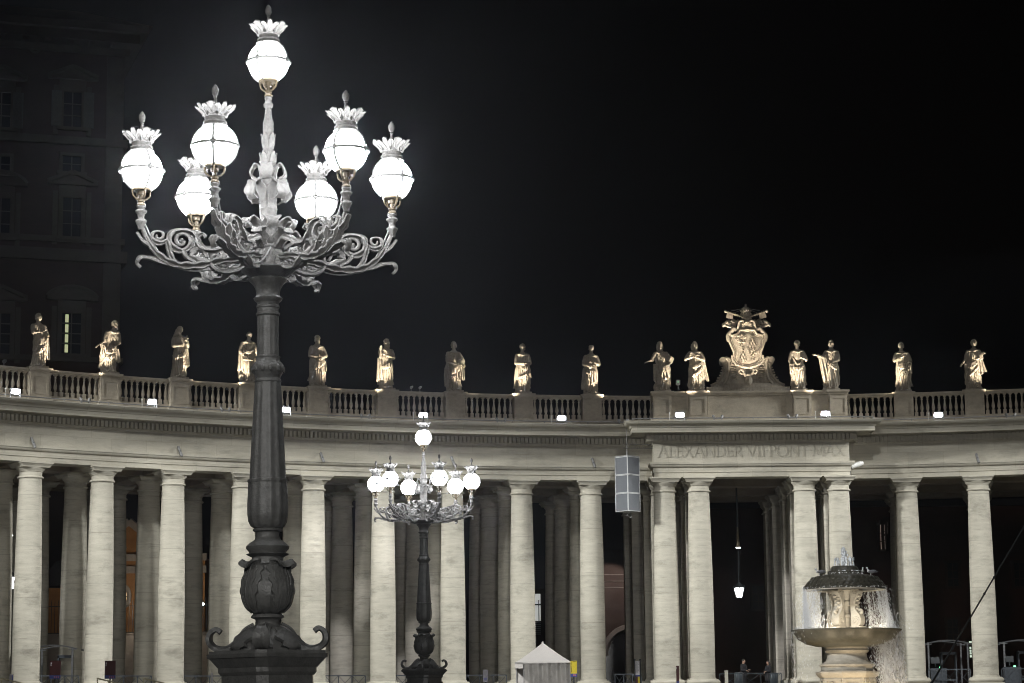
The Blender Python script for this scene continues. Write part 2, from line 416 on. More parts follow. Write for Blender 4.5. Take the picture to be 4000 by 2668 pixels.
for c in TXT:
    w_, g, sf = GL[c]
    ss = list(strokes(g)) + [(sx - .1, sy, sx + .1, sy, .022) for sx, sy in sf]
    for (x0, y0, x1, y1, hw) in ss:
        a_ = Vector(((x0) * h * kx, y0 * h)); b_ = Vector((x1 * h * kx, y1 * h)); d_ = b_ - a_
        L_ = d_.length + hw * h * .6; an = math.atan2(d_.y, d_.x); mid = (a_ + b_) / 2
        m.box((0, 0, 0), (L_, .035, hw * 2 * h), TR(x + mid.x, DP - .017, 17.22 + mid.y) @ RY(-an))
    x += w_ * h * kx
LET = plain('shaded_letter_stone', (.375, .35, .29), .7, var=.1)  # frieze stone darkened for the shade that cut letters would hold
m.build('inscription', LET, frz, smooth=0)

# columns (shaft > base, capital)
def col_shape(square=False, k=1.0):
    n = 4 if square else 40; ph = PI / 4 if square else 0; q = 1.36 if square else 1.0
    sh = []
    for i in range(15):
        t = i / 14; r = .775 if t < .3 else .775 - .125 * ((t - .3) / .7) ** 1.6
        if square: r = .72
        sh.append((r * q, 3.66 + t * (15.07 - 3.66)))
    ms = MB(); ms.lathe([(.83 * q, 3.60), (.83 * q, 3.655), (.80 * q, 3.70)] + sh, n, ph=ph)
    mb_ = MB()
    tor = [(.83 * q, 3.27)] + [((.95 + .13 * math.sin(PI * i / 8)) * q if not square else 1.0 * q, 3.27 + .33 * i / 8) for i in range(9)] + [(.83 * q, 3.60)]
    mb_.lathe(tor, n, ph=ph); mb_.box((0, 0, (FLOOR_Z + 3.27) / 2), (2.16, 2.16, 3.27 - FLOOR_Z))
    mc = MB()
    rt = .72 if square else .655
    mc.lathe([(rt * q, 15.07), ((rt + .08) * q, 15.08), ((rt + .10) * q, 15.13), ((rt + .06) * q, 15.18), (rt * q, 15.19), (rt * q, 15.44), ((rt + .045) * q, 15.45), ((rt + .05) * q, 15.48), ((rt + .09) * q, 15.53), ((rt + .15) * q, 15.60), ((rt + .17) * q, 15.674)], n, ph=ph)
    for k in range(6):   # abacus: plain fillet over a moulding that draws in below
        a_ = k / 6; b_ = (k + 1) / 6
        w0 = 1.66 + .26 * a_ ** 1.6; w1 = 1.66 + .26 * b_ ** 1.6
        mc.box((0, 0, 15.675 + .2 * (a_ + b_) / 2), (w0, w0, .2 / 6), top=(w1 / w0, w1 / w0))
    mc.box((0, 0, 15.922), (1.96, 1.96, .09))
    return ms, mb_, mc
a, b, c = col_shape()
c0 = a.build('column', TRAV, colon, smooth=40); b.build('base', TRAV, c0, smooth=40); c.build('capital', TRAV, c0, smooth=40)
a, b, c = col_shape(True)
p0 = a.build('pier', TRAV, colon, smooth=30); b.build('base', TRAV, p0, smooth=30); c.build('capital', TRAV, p0, smooth=30)
used = {'c': False, 'p': False}
def put(kind, x, y, rz):
    src = c0 if kind == 'c' else p0
    if not used[kind]: used[kind] = True; src.location = (x, y, 0); src.rotation_euler = (0, 0, rz); return
    tree_copy(src, colon, (x, y, 0), rz)
IDX = [-2, -1, 0, 1, 2, 3, 4, 5, 6, 7, 8, 12.503, 13.503, 14.503, 15.503]
def phi(i): return (i - 10.255) * DT
for i in IDX:
    for dr in (0, 4.0, 10.0, 14.0):
        if dr == 14.0 and (i < -1 or i > 14.9): continue
        r = RAD + dr; put('c', r * math.sin(phi(i)), r * math.cos(phi(i)), -phi(i))
for u in (-5.4, -3.28, 3.28, 5.4):
    put('c', u, RAD - 2.1, 0)
    for v in (RAD + .25, RAD + 4.2, RAD + 10, RAD + 14): put('p', u * (max(1, v / (RAD + .25)) if abs(u) > 4 else 1), v, 0)
# inner ring beams, radial beams, vault slab, roof, floor, steps
def ring(mb, r0, r1, z0, z1, a0=PH0, a1=PH1, n=90):
    vs = []; 
    for i in range(n + 1):
        p_ = a0 + (a1 - a0) * i / n
        vs += [pol(r0, p_, z0), pol(r1, p_, z0), pol(r1, p_, z1), pol(r0, p_, z1)]
    fs = []
    for i in range(n):
        a_, b_ = i * 4, i * 4 + 4
        for k in range(4): fs.append((a_ + k, a_ + (k + 1) % 4, b_ + (k + 1) % 4, b_ + k))
    fs += [(0, 1, 2, 3), (4 * n, 4 * n + 1, 4 * n + 2, 4 * n + 3)]
    mb.add(vs, fs)
m = MB()
for dr in (4.0, 10.0): 
    ring(m, RAD + dr - .65, RAD + dr + .65, 15.97, 16.9)
    ring(m, RAD + dr - .78, RAD + dr + .78, 16.902, 17.2)
ring(m, RAD + 13.35, RAD + 14.65, 15.97, 18.4)
for i in IDX:
    for r0, r1 in ((.7, 3.35), (4.65, 9.35), (10.65, 13.35)):
        m.box((0, (r0 + r1) / 2 + RAD, 16.5), (1.3, r1 - r0, 1.05), RZ(-phi(i)))
for u in (-4.34, 4.34):
    for r0, r1 in ((-1.35, 3.2), (4.78, 9.2), (10.78, 13.2)):
        m.box((u, (r0 + r1) / 2 + RAD, 16.5), (3.1, r1 - r0, 1.04))
m.build('beam_frame', INNER, colon, smooth=20)
m = MB(); ring(m, RAD - .6, RAD + 14.6, 17.3, 17.6); m.box((0, RAD - 1.2, 17.45), (12.0, 2.6, .3)); m.build('ceiling', INNER, colon, smooth=20)
m = MB(); ring(m, RAD + 2.4, RAD + 15.2, 18.5, 19.2); m.build('roof', INNER, colon, smooth=20)
m = MB(); ring(m, RAD - 4.4, RAD + 16, 2.0, FLOOR_Z); m.build('floor', COBBLE, colon, smooth=20)
m = MB()
for k, d in enumerate((4.8, 5.2, 5.6)): ring(m, RAD - d, RAD - d + .41, 1.7, FLOOR_Z - .2 - k * .18)
m.build('steps', TRAV, colon, smooth=20)
# balustrade: a bay is rails + balusters, piers between
DB = .55     # centre line, metres in front of the column line
BAL_P = [(.09, 19.97), (.09, 20.06), (.055, 20.09), (.085, 20.2), (.108, 20.3), (.10, 20.42), (.06, 20.62), (.045, 20.78), (.05, 20.84), (.072, 20.86), (.072, 20.9), (.05, 20.92), (.075, 20.99), (.095, 21.03)]
bm0 = MB(); bm0.lathe(BAL_P, 12); bm0.box((0, 0, 19.88), (.21, .21, .17)); bm0.box((0, 0, 20.02), (.22, .22, .1)); bm0.box((0, 0, 21.05), (.21, .21, .06))
me_bal = None
pm = MB(); HW = .60
pm.box((0, 0, 19.46), (1.5, 1.12, .24)); pm.box((0, 0, 20.35), (1.2, .86, 1.56)); pm.box((0, 0, 19.64), (1.32, .98, .12)); pm.box((0, 0, 21.17), (1.34, 1.0, .09)); pm.box((0, 0, 21.27), (1.46, 1.12, .12))
for fx in (-.47, .47): pm.box((fx, -.44, 20.38), (.12, .05, 1.12))
for fz in (19.88, 20.88): pm.box((0, -.44, fz), (.82, .05, .12))
pier_me = None; PIDX = [-1, 0, 1, 2, 3, 4, 5, 6, 7, 8, 12.503, 13.503, 14.503]
rb = RAD - DB
for i in PIDX:
    x, y = rb * math.sin(phi(i)), rb * math.cos(phi(i))
    if pier_me is None: o = pm.build('balustrade_pier', TRAV_B, colon, smooth=0); pier_me = o.data
    else: o = link('balustrade_pier', pier_me, colon)
    o.location = (x, y, 0); o.rotation_euler = (0, 0, -phi(i))
def bay(i0, i1, nb, inset0, inset1):
    global me_bal
    a0 = phi(i0) + inset0 / rb; a1 = phi(i1) - inset1 / rb
    m = MB()
    ring(m, rb - .3, rb + .3, 19.34, 19.62, a0, a1, 8); ring(m, rb - .2, rb + .2, 19.622, 19.795, a0, a1, 8)
    ring(m, rb - .19, rb + .19, 21.08, 21.16, a0, a1, 8); ring(m, rb - .3, rb + .3, 21.162, 21.29, a0, a1, 8)
    o = m.build('balustrade_bay', TRAV_B, colon, smooth=20)
    for k in range(nb):
        a_ = a0 + (a1 - a0) * (k + .5) / nb
        if me_bal is None: q = bm0.build('baluster', TRAV_B, o, smooth=40); me_bal = q.data
        else: q = link('baluster', me_bal, o)
        q.location = (rb * math.sin(a_), rb * math.cos(a_), 0); q.rotation_euler = (0, 0, -a_)
for i in range(-1, 8): bay(i, i + 1, 9, .6, .6)
pl_ = -math.asin(W / rb) / DT + 10.255; pr_ = math.asin(W / rb) / DT + 10.255
bay(8, pl_, 9, .6, -.2); bay(pr_, 12.503, 9, -.2, .6); bay(12.503, 13.503, 9, .6, .6); bay(13.503, 14.503, 9, .6, .6)
# attic over the portal
m = MB()
yv = DP + .55
m.box((0, yv + .05, 19.46), (12.3, 1.3, .24)); m.box((0, yv + .12, 20.3), (12.0, .9, 1.5)); m.box((0, yv + .1, 21.14), (12.14, 1.04, .14)); m.box((0, yv + .1, 21.27), (12.3, 1.2, .12))
for u in (-5.46, -3.24, 3.24, 5.46):
    m.box((u, yv - .3, 19.5), (1.5, .9, .3)); m.box((u, yv - .24, 20.35), (1.16, .62, 1.56)); m.box((u, yv - .24, 21.15), (1.3, .76, .13)); m.box((u, yv - .24, 21.275), (1.44, .9, .12))
    for fx in (-.45, .45): m.box((u + fx, yv - .565, 20.38), (.11, .04, 1.12))
    for fz in (19.88, 20.88): m.box((u, yv - .565, fz), (.79, .04, .12))
for u in (-2.42, 2.42):
    m.box((u, yv - .1, 20.3), (.42, .62, 1.5)); m.box((u, yv - .1, 21.2), (.56, .76, .14))
# shallow concave panel between
n = 16
vs_ = []
for i in range(n + 1):
    u = -2.2 + 4.4 * i / n; d_ = -.36 - .22 * math.cos(PI * u / 4.4) + .25
    vs_ += [(u, yv + d_, 19.5), (u, yv + d_, 21.1)]
m.add(vs_, [(2 * i, 2 * i + 2, 2 * i + 3, 2 * i + 1) for i in range(n)])
m.build('attic', TRAV_B, colon, smooth=30)
# conduit along the cornice
m = MB(); pts = [(x, y, 19.47) for x, y in path(1.35)]; m.tube(pts, .035, 6)
pts2 = pts[::4]
for q in pts2: m.box((q[0], q[1], 19.38), (.05, .05, .16))
m.build('conduit', GREYMETAL, colon, smooth=40)
def LW(x, y, z):  # colonnade local -> world
    ca, sa = math.cos(-TC), math.sin(-TC)
    return Vector((CX + ca * x - sa * y, CY + sa * x + ca * y, z))
# ---------------------------------------------------------------- cast iron candelabra lamp post
def lantern(parent, z0, M=None):
    """globe lantern; z0 = centre of the globe in the parent's frame; sub-parts of parent"""
    T = (M or Matrix()) @ TR(0, 0, z0)
    m = MB(); m.ball((0, 0, 0), .272, 28, 18, T); m.build('globe', GLOBE, parent, smooth=60)
    f = MB()
    ring_ = [(.285 * math.cos(2 * PI * i / 32), .285 * math.sin(2 * PI * i / 32), 0) for i in range(33)]
    f.tube(ring_, .020, 6, T, sq=1.2)
    for k in range(4):
        a = k * PI / 2 + .35
        f.tube([(.285 * math.cos(p) * math.sin(a), -.285 * math.cos(p) * math.cos(a), .285 * math.sin(p)) for p in [(-1.12 + 2.24 * i / 16) for i in range(17)]], .017, 6, T)
        B = T @ RZ(a)
        f.lathe([(.036, -.012), (.042, 0), (.03, .014), (.012, .022)], 10, B @ TR(0, -.288, 0) @ RX(PI / 2))
    f.build('globe_frame', FRAMEM, parent, smooth=50)
    c = MB()   # collar, crown of leaves
    c.lathe([(.15, .235), (.165, .25), (.165, .262), (.14, .27), (.14, .295), (.15, .30), (.15, .315), (.13, .325), (.13, .37), (.142, .375), (.142, .39), (.125, .395)], 24, T)
    for k in range(8):
        a = 2 * PI * k / 8 + .2
        B = T @ RZ(a)
        big = k % 2 == 0
        pth = [(0, -.128, .38), (0, -.145, .42), (0, -.175, .46), (0, -.212, .50), (0, -.24, .525), (0, -.262, .522)]
        wd = [.050, .040, .058, .046, .056, .014] if big else [.048, .036, .044, .034, .026, .008]
        c.ribbon([Vector(q) for q in pth], wd, [Vector((0, 1, .3))] * 6, th=.007, vee=.35, M=B, side=(1, 0, 0))
        for sgn in (-1, 1):
            pth2 = [(sgn * .02, -.135, .40), (sgn * .05, -.175, .45), (sgn * .075, -.215, .49), (sgn * .085, -.235, .50)]
            c.ribbon([Vector(q) for q in pth2], [.02, .026, .02, .006], [Vector((0, 1, .3))] * 4, th=.006, vee=.3, M=B, side=(1, 0, 0))
    c.build('crown', IRON_L, parent, smooth=50)
    d = MB()   # dome and pine cone finial
    d.lathe([(.125, .39), (.128, .44), (.122, .48), (.10, .52), (.06, .55), (.028, .56), (.02, .60), (.016, .625), (.028, .635), (.018, .648)], 20, T)
    d.lathe([(.012, .645), (.034, .665), (.044, .70), (.040, .74), (.026, .775), (.004, .80)], 12, T, rf=lambda a, j, z: 1 + .10 * math.cos(6 * a + j * PI))
    d.build('finial', IRON_L, parent, smooth=50)
    g = MB()   # socket and cage under the globe
    g.lathe([(.13, -.275), (.135, -.26), (.125, -.235), (.12, -.235)], 20, T)
    for k in range(4):
        B = T @ RZ(k * PI / 2 + .35)
        g.tube([(0, -.122, -.262), (0, -.125, -.30), (0, -.115, -.345), (0, -.07, -.385), (0, -.035, -.39)], .0115, 6, B, sq=1.3)
    g.lathe([(.05, -.275), (.05, -.33), (.028, -.34), (.028, -.39), (.045, -.395), (.05, -.42), (.04, -.43), (.058, -.455), (.06, -.47), (.04, -.48)], 14, T)
    g.build('socket_cage', BRASS, parent, smooth=40)
def curl(cx, cz, r0, r1, a0, turns, n=26):
    return [(cx + (r0 + (r1 - r0) * i / n) * math.cos(a0 + turns * 2 * PI * i / n), 0, cz + (r0 + (r1 - r0) * i / n) * math.sin(a0 + turns * 2 * PI * i / n)) for i in range(n + 1)]
def make_lamp(loc, rz):
    root = empty('street_lamp', loc, rz)
    Z0 = 0.0
    q = 1.0
    # pedestal: square with chamfered corners, panels with oval reliefs
    m = MB()
    def octa(h, ch): return [(-h + ch, -h), (h - ch, -h), (h, -h + ch), (h, h - ch), (h - ch, h), (-h + ch, h), (-h, h - ch), (-h, -h + ch)]
    def slab(h0, ch0, z0, h1, ch1, z1):
        a, b = octa(h0, ch0), octa(h1, ch1)
        m.add([(x, y, z0) for x, y in a] + [(x, y, z1) for x, y in b], [tuple(range(7, -1, -1)), tuple(range(8, 16))] + [(i, (i + 1) % 8, 8 + (i + 1) % 8, 8 + i) for i in range(8)])
    slab(0.711, 0.120, 0.000, 0.711, 0.120, 0.300); slab(0.618, 0.120, 0.300, 0.557, 0.120, 0.420); slab(0.541, 0.120, 0.420, 0.541, 0.120, 0.550)
    slab(0.479, 0.110, 0.550, 0.464, 0.110, 2.020); slab(0.471, 0.110, 2.020, 0.495, 0.110, 2.060); slab(0.495, 0.110, 2.060, 0.495, 0.110, 2.120); slab(0.502, 0.110, 2.120, 0.580, 0.110, 2.240); slab(0.595, 0.110, 2.240, 0.603, 0.110, 2.290); slab(0.580, 0.100, 2.290, 0.572, 0.100, 2.330)
    for k in range(4):
        B = RZ(k * PI / 2)
        for fx in (-.34, .34): m.box((fx, -.483, 1.25), (.05, .05, 1.30), B)
        for fz in (.63, 1.88): m.box((0, -.483, fz), (.73, .05, .05), B)
    o = m.build('pedestal', IRON, root, smooth=30)
    for k in range(4):
        r = MB(); B = RZ(k * PI / 2) @ TR(0, .147, 0)
        r.tube([(.30 * math.cos(2 * PI * i / 28), -.625, 1.30 + .44 * math.sin(2 * PI * i / 28)) for i in range(29)], .028, 6, B)
        # mitre-shaped cap over a shield, crossed staffs and ribbons
        r.ball((0, -.635, 1.52), (.085, .05, .13), 10, 8, B); r.ball((0, -.64, 1.41), (.10, .05, .03), 10, 6, B)
        r.prism([(-.13, 1.34), (.13, 1.34), (.14, 1.2), (.09, 1.03), (0, .95), (-.09, 1.03), (-.14, 1.2)], -.66, -.6, B)
        for sg in (-1, 1):
            r.tube([(sg * .17, -.64, 1.02), (-sg * .02, -.65, 1.28), (-sg * .17, -.64, 1.55)], .017, 6, B)
            r.tube(bez([(sg * .07, -.63, 1.44), (sg * .19, -.64, 1.42), (sg * .14, -.65, 1.32), (sg * .22, -.64, 1.24), (sg * .18, -.63, 1.1)], 5), .024, 6, B)
            r.ball((-sg * .18, -.645, 1.58), (.035, .025, .04), 8, 6, B)
        r.build('relief', IRON, o, smooth=50)
    # foot: leafy dome with four claws
    m = MB()
    m.lathe([(.46, 2.33), (.45, 2.38), (.42, 2.44), (.36, 2.53), (.28, 2.60), (.21, 2.645), (.165, 2.665), (.15, 2.69), (.148, 2.72), (.165, 2.745), (.215, 2.765), (.21, 2.785), (.19, 2.81)], 32, rf=lambda a, j, z: 1 + (.035 * math.cos(8 * a) if j < 6 else 0))
    for k in range(4):
        B = RZ(k * PI / 2 + PI / 4) @ Matrix.Diagonal((.86, .86, 1, 1))
        pth = bez([(0, -.20, 2.66), (0, -.33, 2.60), (0, -.45, 2.47), (0, -.60, 2.37), (0, -.76, 2.38), (0, -.845, 2.46), (0, -.835, 2.565), (0, -.765, 2.61), (0, -.705, 2.57)], 5)
        n = len(pth); wd = [.07 + .05 * math.sin(PI * i / (n - 1)) if i < n * .6 else .115 * (1 - (i / n - .6) / .4 * .55) for i in range(n)]
        m.ribbon(pth, wd, [Vector((0, 0, 1))] * n, th=.028, vee=.25, lobes=3, M=B, side=(1, 0, 0))
        m.tube(pth, [.05 * (1 - .5 * i / n) for i in range(n)], 6, B)
        B2 = RZ(k * PI / 2)
        pth = bez([(0, -.22, 2.63), (0, -.36, 2.56), (0, -.47, 2.45), (0, -.51, 2.37), (0, -.47, 2.335)], 4); n = len(pth)
        m.ribbon(pth, [.06, .09, .11, .13, .145, .15, .15, .15, .145, .14, .13, .12, .11, .09, .07, .05, .03][:n], [Vector((0, 0, 1))] * n, th=.02, vee=.2, lobes=3, M=B2, side=(1, 0, 0))
    m.build('foot', IRON, root, smooth=45)
    # vase with acanthus leaves
    m = MB()
    m.lathe([(.175, 2.81), (.24, 2.87), (.295, 2.95), (.318, 3.05), (.31, 3.17), (.275, 3.30), (.23, 3.42), (.20, 3.50), (.205, 3.56), (.26, 3.585), (.28, 3.60), (.235, 3.612), (.24, 3.63), (.275, 3.67), (.28, 3.70), (.235, 3.745), (.17, 3.79), (.142, 3.85), (.15, 3.89), (.19, 3.905), (.195, 3.93), (.18, 3.945)], 36, rf=lambda a, j, z: 1 + (.03 * math.cos(6 * a) if 1 < j < 7 else 0))
    for k in range(4):
        for pas in (0, 1):
            B = RZ(k * PI / 2 + (PI / 4 if pas else 0))
            q = 1.0 if pas == 0 else .94
            pth = bez([(0, -.20, 2.83), (0, -.305 * q, 2.92), (0, -.35 * q, 3.06), (0, -.34 * q, 3.2), (0, -.295 * q, 3.34), (0, -.27 * q, 3.43), (0, -.30 * q, 3.475), (0, -.345 * q, 3.46), (0, -.35 * q, 3.41)], 4); n = len(pth)
            wd = [.05 + .135 * math.sin(PI * min(1, i / n * 1.05)) ** .8 for i in range(n)]
            wd[-6:] = [.11, .105, .10, .085, .06, .03]
            if pas:
                m.ribbon(pth[:-8], [w * .5 for w in wd[:-8]], [Vector((0, 1, 0))] * (n - 8), th=.014, vee=-.1, M=B, side=(1, 0, 0)); continue
            for j in range(n): wd[j] *= 1 + .10 * math.cos(7 * 2 * PI * j / n)
            m.ribbon(pth, wd, [Vector((0, 1, 0))] * n, th=.016, vee=-.30, M=B, side=(1, 0, 0))
            m.tube(pth[:-3], .02, 6, B)
            for sg in (-1, 1):
                for w_ in (.35, .62): m.tube([Vector((sg * wd[j] * w_, p.y + .30 * wd[j] * w_ * .75, p.z)) + Vector((0, -.014, 0)) for j, p in enumerate(pth[2:-8], 2)], .011, 5, B)
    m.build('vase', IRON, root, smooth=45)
    # fluted shaft with rings
    fl = lambda a, j, z: 1 + .035 * math.cos(12 * a)
    m = MB()
    m.lathe([(.17, 3.945), (.215, 3.985), (.245, 4.06), (.256, 4.17), (.258, 4.3), (.256, 4.42), (.25, 4.54), (.246, 4.70)], 72, rf=fl)
    m.lathe([(.25, 4.695), (.258, 4.71), (.256, 4.735), (.235, 4.74)], 72, rf=lambda a, j, z: 1 + .03 * math.cos(12 * a))
    m.lathe([(.232, 4.735), (.215, 5.05), (.196, 5.35), (.178, 5.65), (.166, 5.83)], 72, rf=fl)
    m.lathe([(.16, 5.825), (.172, 5.835), (.175, 5.85), (.168, 5.865), (.16, 5.88), (.172, 5.91), (.195, 5.945), (.212, 5.985), (.212, 6.01), (.205, 6.035), (.185, 6.06), (.165, 6.08), (.155, 6.11), (.155, 6.125), (.163, 6.135), (.16, 6.15), (.146, 6.155)], 36)
    for k in range(12):
        B = RZ(k * PI / 6); m.ball((0, -.207, 5.985), (.034, .02, .042), 8, 6, B)
    m.lathe([(.143, 6.15), (.142, 6.30), (.141, 6.45), (.14, 6.58)], 72, rf=lambda a, j, z: 1 + .025 * math.cos(12 * a))
    m.lathe([(.14, 6.575), (.158, 6.59), (.158, 6.61), (.142, 6.62), (.14, 6.66), (.152, 6.67), (.152, 6.69), (.138, 6.70), (.145, 6.725), (.182, 6.75), (.19, 6.77), (.17, 6.785), (.155, 6.80), (.152, 6.83), (.165, 6.89), (.20, 6.95), (.245, 6.99), (.252, 7.01), (.235, 7.03)], 36)
    m.build('shaft', IRON, root, smooth=40)
    # bowl and drum that carry the arms
    m = MB()
    m.lathe([(.20, 7.03), (.24, 7.05), (.33, 7.12), (.36, 7.16), (.34, 7.18)], 36)
    m.build('bowl', IRON, root, smooth=40)
    m = MB()
    m.lathe([(.22, 7.18), (.22, 7.22), (.19, 7.24), (.185, 7.25), (.185, 7.43), (.205, 7.44), (.215, 7.46), (.19, 7.48), (.12, 7.5)], 28)
    for k in range(6):
        B = RZ(k * PI / 3)
        m.ball((0, -.20, 7.27), (.055, .05, .05), 8, 6, B); m.tube([(0, -.2, 7.2), (0, -.235, 7.24), (0, -.25, 7.3), (0, -.21, 7.33)], .035, 8, B)
        pth = bez([(0, -.12, 7.5), (0, -.16, 7.64), (0, -.20, 7.76), (0, -.27, 7.86), (0, -.335, 7.85), (0, -.35, 7.78), (0, -.31, 7.73)], 4); n = len(pth)
        m.ribbon(pth, [.055 + .05 * math.sin(PI * i / n) for i in range(n)], [Vector((0, 1, 0))] * n, th=.012, vee=-.2, lobes=3, M=B @ RZ(PI / 6), side=(1, 0, 0))
        pth = bez([(0, -.17, 7.45), (0, -.23, 7.54), (0, -.29, 7.64), (0, -.37, 7.68), (0, -.41, 7.61)], 4); n = len(pth)
        m.ribbon(pth, [.05 + .045 * math.sin(PI * i / n) for i in range(n)], [Vector((0, 1, 0))] * n, th=.012, vee=-.2, lobes=3, M=B, side=(1, 0, 0))
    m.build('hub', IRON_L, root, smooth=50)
    # central stem with tiers of leaves, and the top lantern
    m = MB()
    m.lathe([(.12, 7.5), (.115, 7.7), (.105, 7.86), (.11, 8.05), (.122, 8.075), (.088, 8.08), (.08, 8.2), (.082, 8.32), (.084, 8.5), (.070, 8.55), (.092, 8.64), (.096, 8.74), (.088, 8.82), (.062, 8.84), (.070, 8.96), (.078, 9.04), (.058, 9.05), (.068, 9.16), (.070, 9.26), (.054, 9.33), (.046, 9.42), (.04, 9.48), (.062, 9.50), (.066, 9.54), (.046, 9.56), (.04, 9.60), (.052, 9.62), (.052, 9.64), (.04, 9.66), (.04, 9.70)], 24, rf=lambda a, j, z: 1 + (.06 * math.cos(8 * a) if 2 < j < 19 else 0))
    def tier(z, n, r0, r1, h, w, roll):
        for k in range(n):
            B = RZ(2 * PI * k / n + (PI / n if roll else 0))
            pth = bez([(0, -r0, z), (0, -(r0 + .02), z + h * .6), (0, -(r0 + (r1 - r0) * .5), z + h), (0, -r1, z + h * .92), (0, -(r1 + .02), z + h * .55), (0, -(r1 - .05), z + h * .36)], 4); L = len(pth)
            m.ribbon(pth, [w * (.75 + .4 * math.sin(PI * i / L)) for i in range(L)], [Vector((0, 1, 0))] * L, th=.012, vee=-.2, lobes=4, M=B, side=(1, 0, 0))
    tier(8.08, 4, .09, .27, .36, .085, False); tier(8.42, 4, .085, .19, .2, .075, True)
    for z, r, n in ((8.76, .092, 5), (9.04, .072, 5)):
        for k in range(n):
            B = RZ(2 * PI * k / n)
            pth = [Vector((0, -r + .005, z - .16)), Vector((0, -r - .012, z - .06)), Vector((0, -r - .018, z + .02)), Vector((0, -r - .03, z + .07))]
            m.ribbon(pth, [.04, .048, .035, .006], [Vector((0, 1, 0))] * 4, th=.008, vee=-.3, M=B, side=(1, 0, 0))
    st = m.build('stem', IRON_L, root, smooth=50)
    # six arms
    KN = [(0, 0), (2.33, 2.33), (3.9, 3.86), (4.7, 4.49), (5.985, 5.98), (6.15, 6.15), (6.77, 6.92), (7.01, 7.17), (7.16, 7.30), (7.46, 7.60), (7.85, 7.95), (8.08, 8.12), (8.44, 8.46), (8.62, 8.70), (9.70, 9.70), (12, 12)]
    KA = [(0, .17), (7.1, 7.27), (7.6, 7.76), (7.85, 7.90), (8.33, 8.115), (12, 11.785)]
    def remap(o, tab):
        for v in o.data.vertices:
            for (a, b), (c, d) in zip(tab, tab[1:]):
                if v.co.z <= c: v.co.z = b + (d - b) * (v.co.z - a) / (c - a); break
    for o in root.children: remap(o, KN)
    A0 = R_(-17.5 - 45)
    lantern(st, 10.13)
    arm_me = None
    arms = []
    for k in range(6):
        if k == 0:
            a = MB(); S = (0, 1, 0)
            def rib(p, w, th=.013, vee=.25, lob=4):
                p = [Vector((q[0], 0, q[2])) if len(q) == 3 else Vector((q[0], 0, q[1])) for q in p]; n = len(p)
                a.ribbon(p, [w * (.35 + .75 * math.sin(PI * min(1, (i + .6) / n)) ** .7) for i in range(n)], [Vector((0, 0, 1))] * n, th=th, vee=vee, lobes=lob, side=S)
                a.ribbon([q + Vector((0, w * .25, 0)) for q in p], [w * .42 * (.35 + .75 * math.sin(PI * min(1, (i + .6) / n)) ** .7) for i in range(n)], [Vector((0, 1, 0))] * n, th=th, vee=.5, lobes=lob)
                a.ribbon([q - Vector((0, w * .25, 0)) for q in p], [w * .42 * (.35 + .75 * math.sin(PI * min(1, (i + .6) / n)) ** .7) for i in range(n)], [Vector((0, 1, 0))] * n, th=th, vee=-.5, lobes=lob)
            def c3(p, n=6): return bez([(x, 0, z) for x, z in p], n)
            main = c3([(.16, 7.36), (.34, 7.27), (.60, 7.24), (.92, 7.16), (1.22, 7.17), (1.46, 7.32), (1.60, 7.55), (1.66, 7.76)], 6)
            a.tube(main, [.05 - .018 * i / len(main) for i in range(len(main))], 8, sq=.8)
            # stem with buds up to the socket
            a.lathe([(.04, 7.66), (.045, 7.74), (.07, 7.83), (.075, 7.88), (.045, 7.92), (.042, 8.0), (.05, 8.07), (.075, 8.13), (.078, 8.17), (.05, 8.2), (.04, 8.24), (.06, 8.27), (.062, 8.3), (.045, 8.33)], 12, TR(1.66, 0, 0), rf=lambda w, j, z: 1 + .12 * math.cos(3 * w))
            rib(main[2:-6], .085, lob=9, vee=-.35)
            # drooping outer leaf tips under the arm
            rib(c3([(1.18, 7.15), (1.36, 7.19), (1.52, 7.25), (1.66, 7.26), (1.71, 7.18), (1.66, 7.12)]), .055, lob=3)
            rib(c3([(1.40, 7.28), (1.54, 7.42), (1.64, 7.50), (1.71, 7.60)]), .05, lob=2)
            # inner large leaf climbing from the hub
            rib(c3([(.20, 7.42), (.36, 7.52), (.55, 7.46), (.72, 7.40), (.88, 7.42), (.93, 7.54), (.87, 7.60), (.82, 7.55)]), .085, lob=5)
            rib(c3([(.22, 7.22), (.42, 7.12), (.62, 7.10), (.74, 7.20), (.70, 7.30), (.62, 7.28)]), .07, lob=4)
            # big volute
            vol = curl(1.13, 7.50, .235, .03, -2.1, -2.15, 40)
            base = c3([(.62, 7.26), (.80, 7.22), (.93, 7.27)], 6)
            a.tube(base + [Vector(v) for v in vol], [.045] * len(base) + [.042 - .02 * i / 40 for i in range(41)], 8, sq=1.0)
            rib(vol[:26], .065, lob=5, vee=.4)
            a.ball((1.13, 0, 7.50), (.035, .045, .035), 8, 6)
            # second, smaller volute turning outwards
            v2 = curl(1.43, 7.56, .12, .02, PI + .6, 1.5, 24)
            b2 = c3([(1.20, 7.19), (1.27, 7.28), (1.31, 7.42)], 5)
            a.tube(b2 + [Vector(v) for v in v2], [.035] * len(b2) + [.03 - .015 * i / 24 for i in range(25)], 8)
            rib((b2 + [Vector(v) for v in v2])[:20], .06, lob=4, vee=-.35)
            rib(c3([(.95, 7.22), (1.06, 7.28), (1.10, 7.36), (1.04, 7.42)]), .05, lob=2)
            rib(c3([(.80, 7.28), (.86, 7.38), (.97, 7.40), (1.02, 7.34)]), .05, lob=2)
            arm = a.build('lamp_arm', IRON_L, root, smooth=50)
            # turned from +x to the wanted direction by the part's own rotation
            remap(arm, KA); lantern(arm, 8.585, TR(1.66, 0, 0))
        else:
            arm = tree_copy(arms[0], root)
        arm.rotation_euler = (0, 0, A0 - PI / 2 + k * PI / 3)
        arms.append(arm)
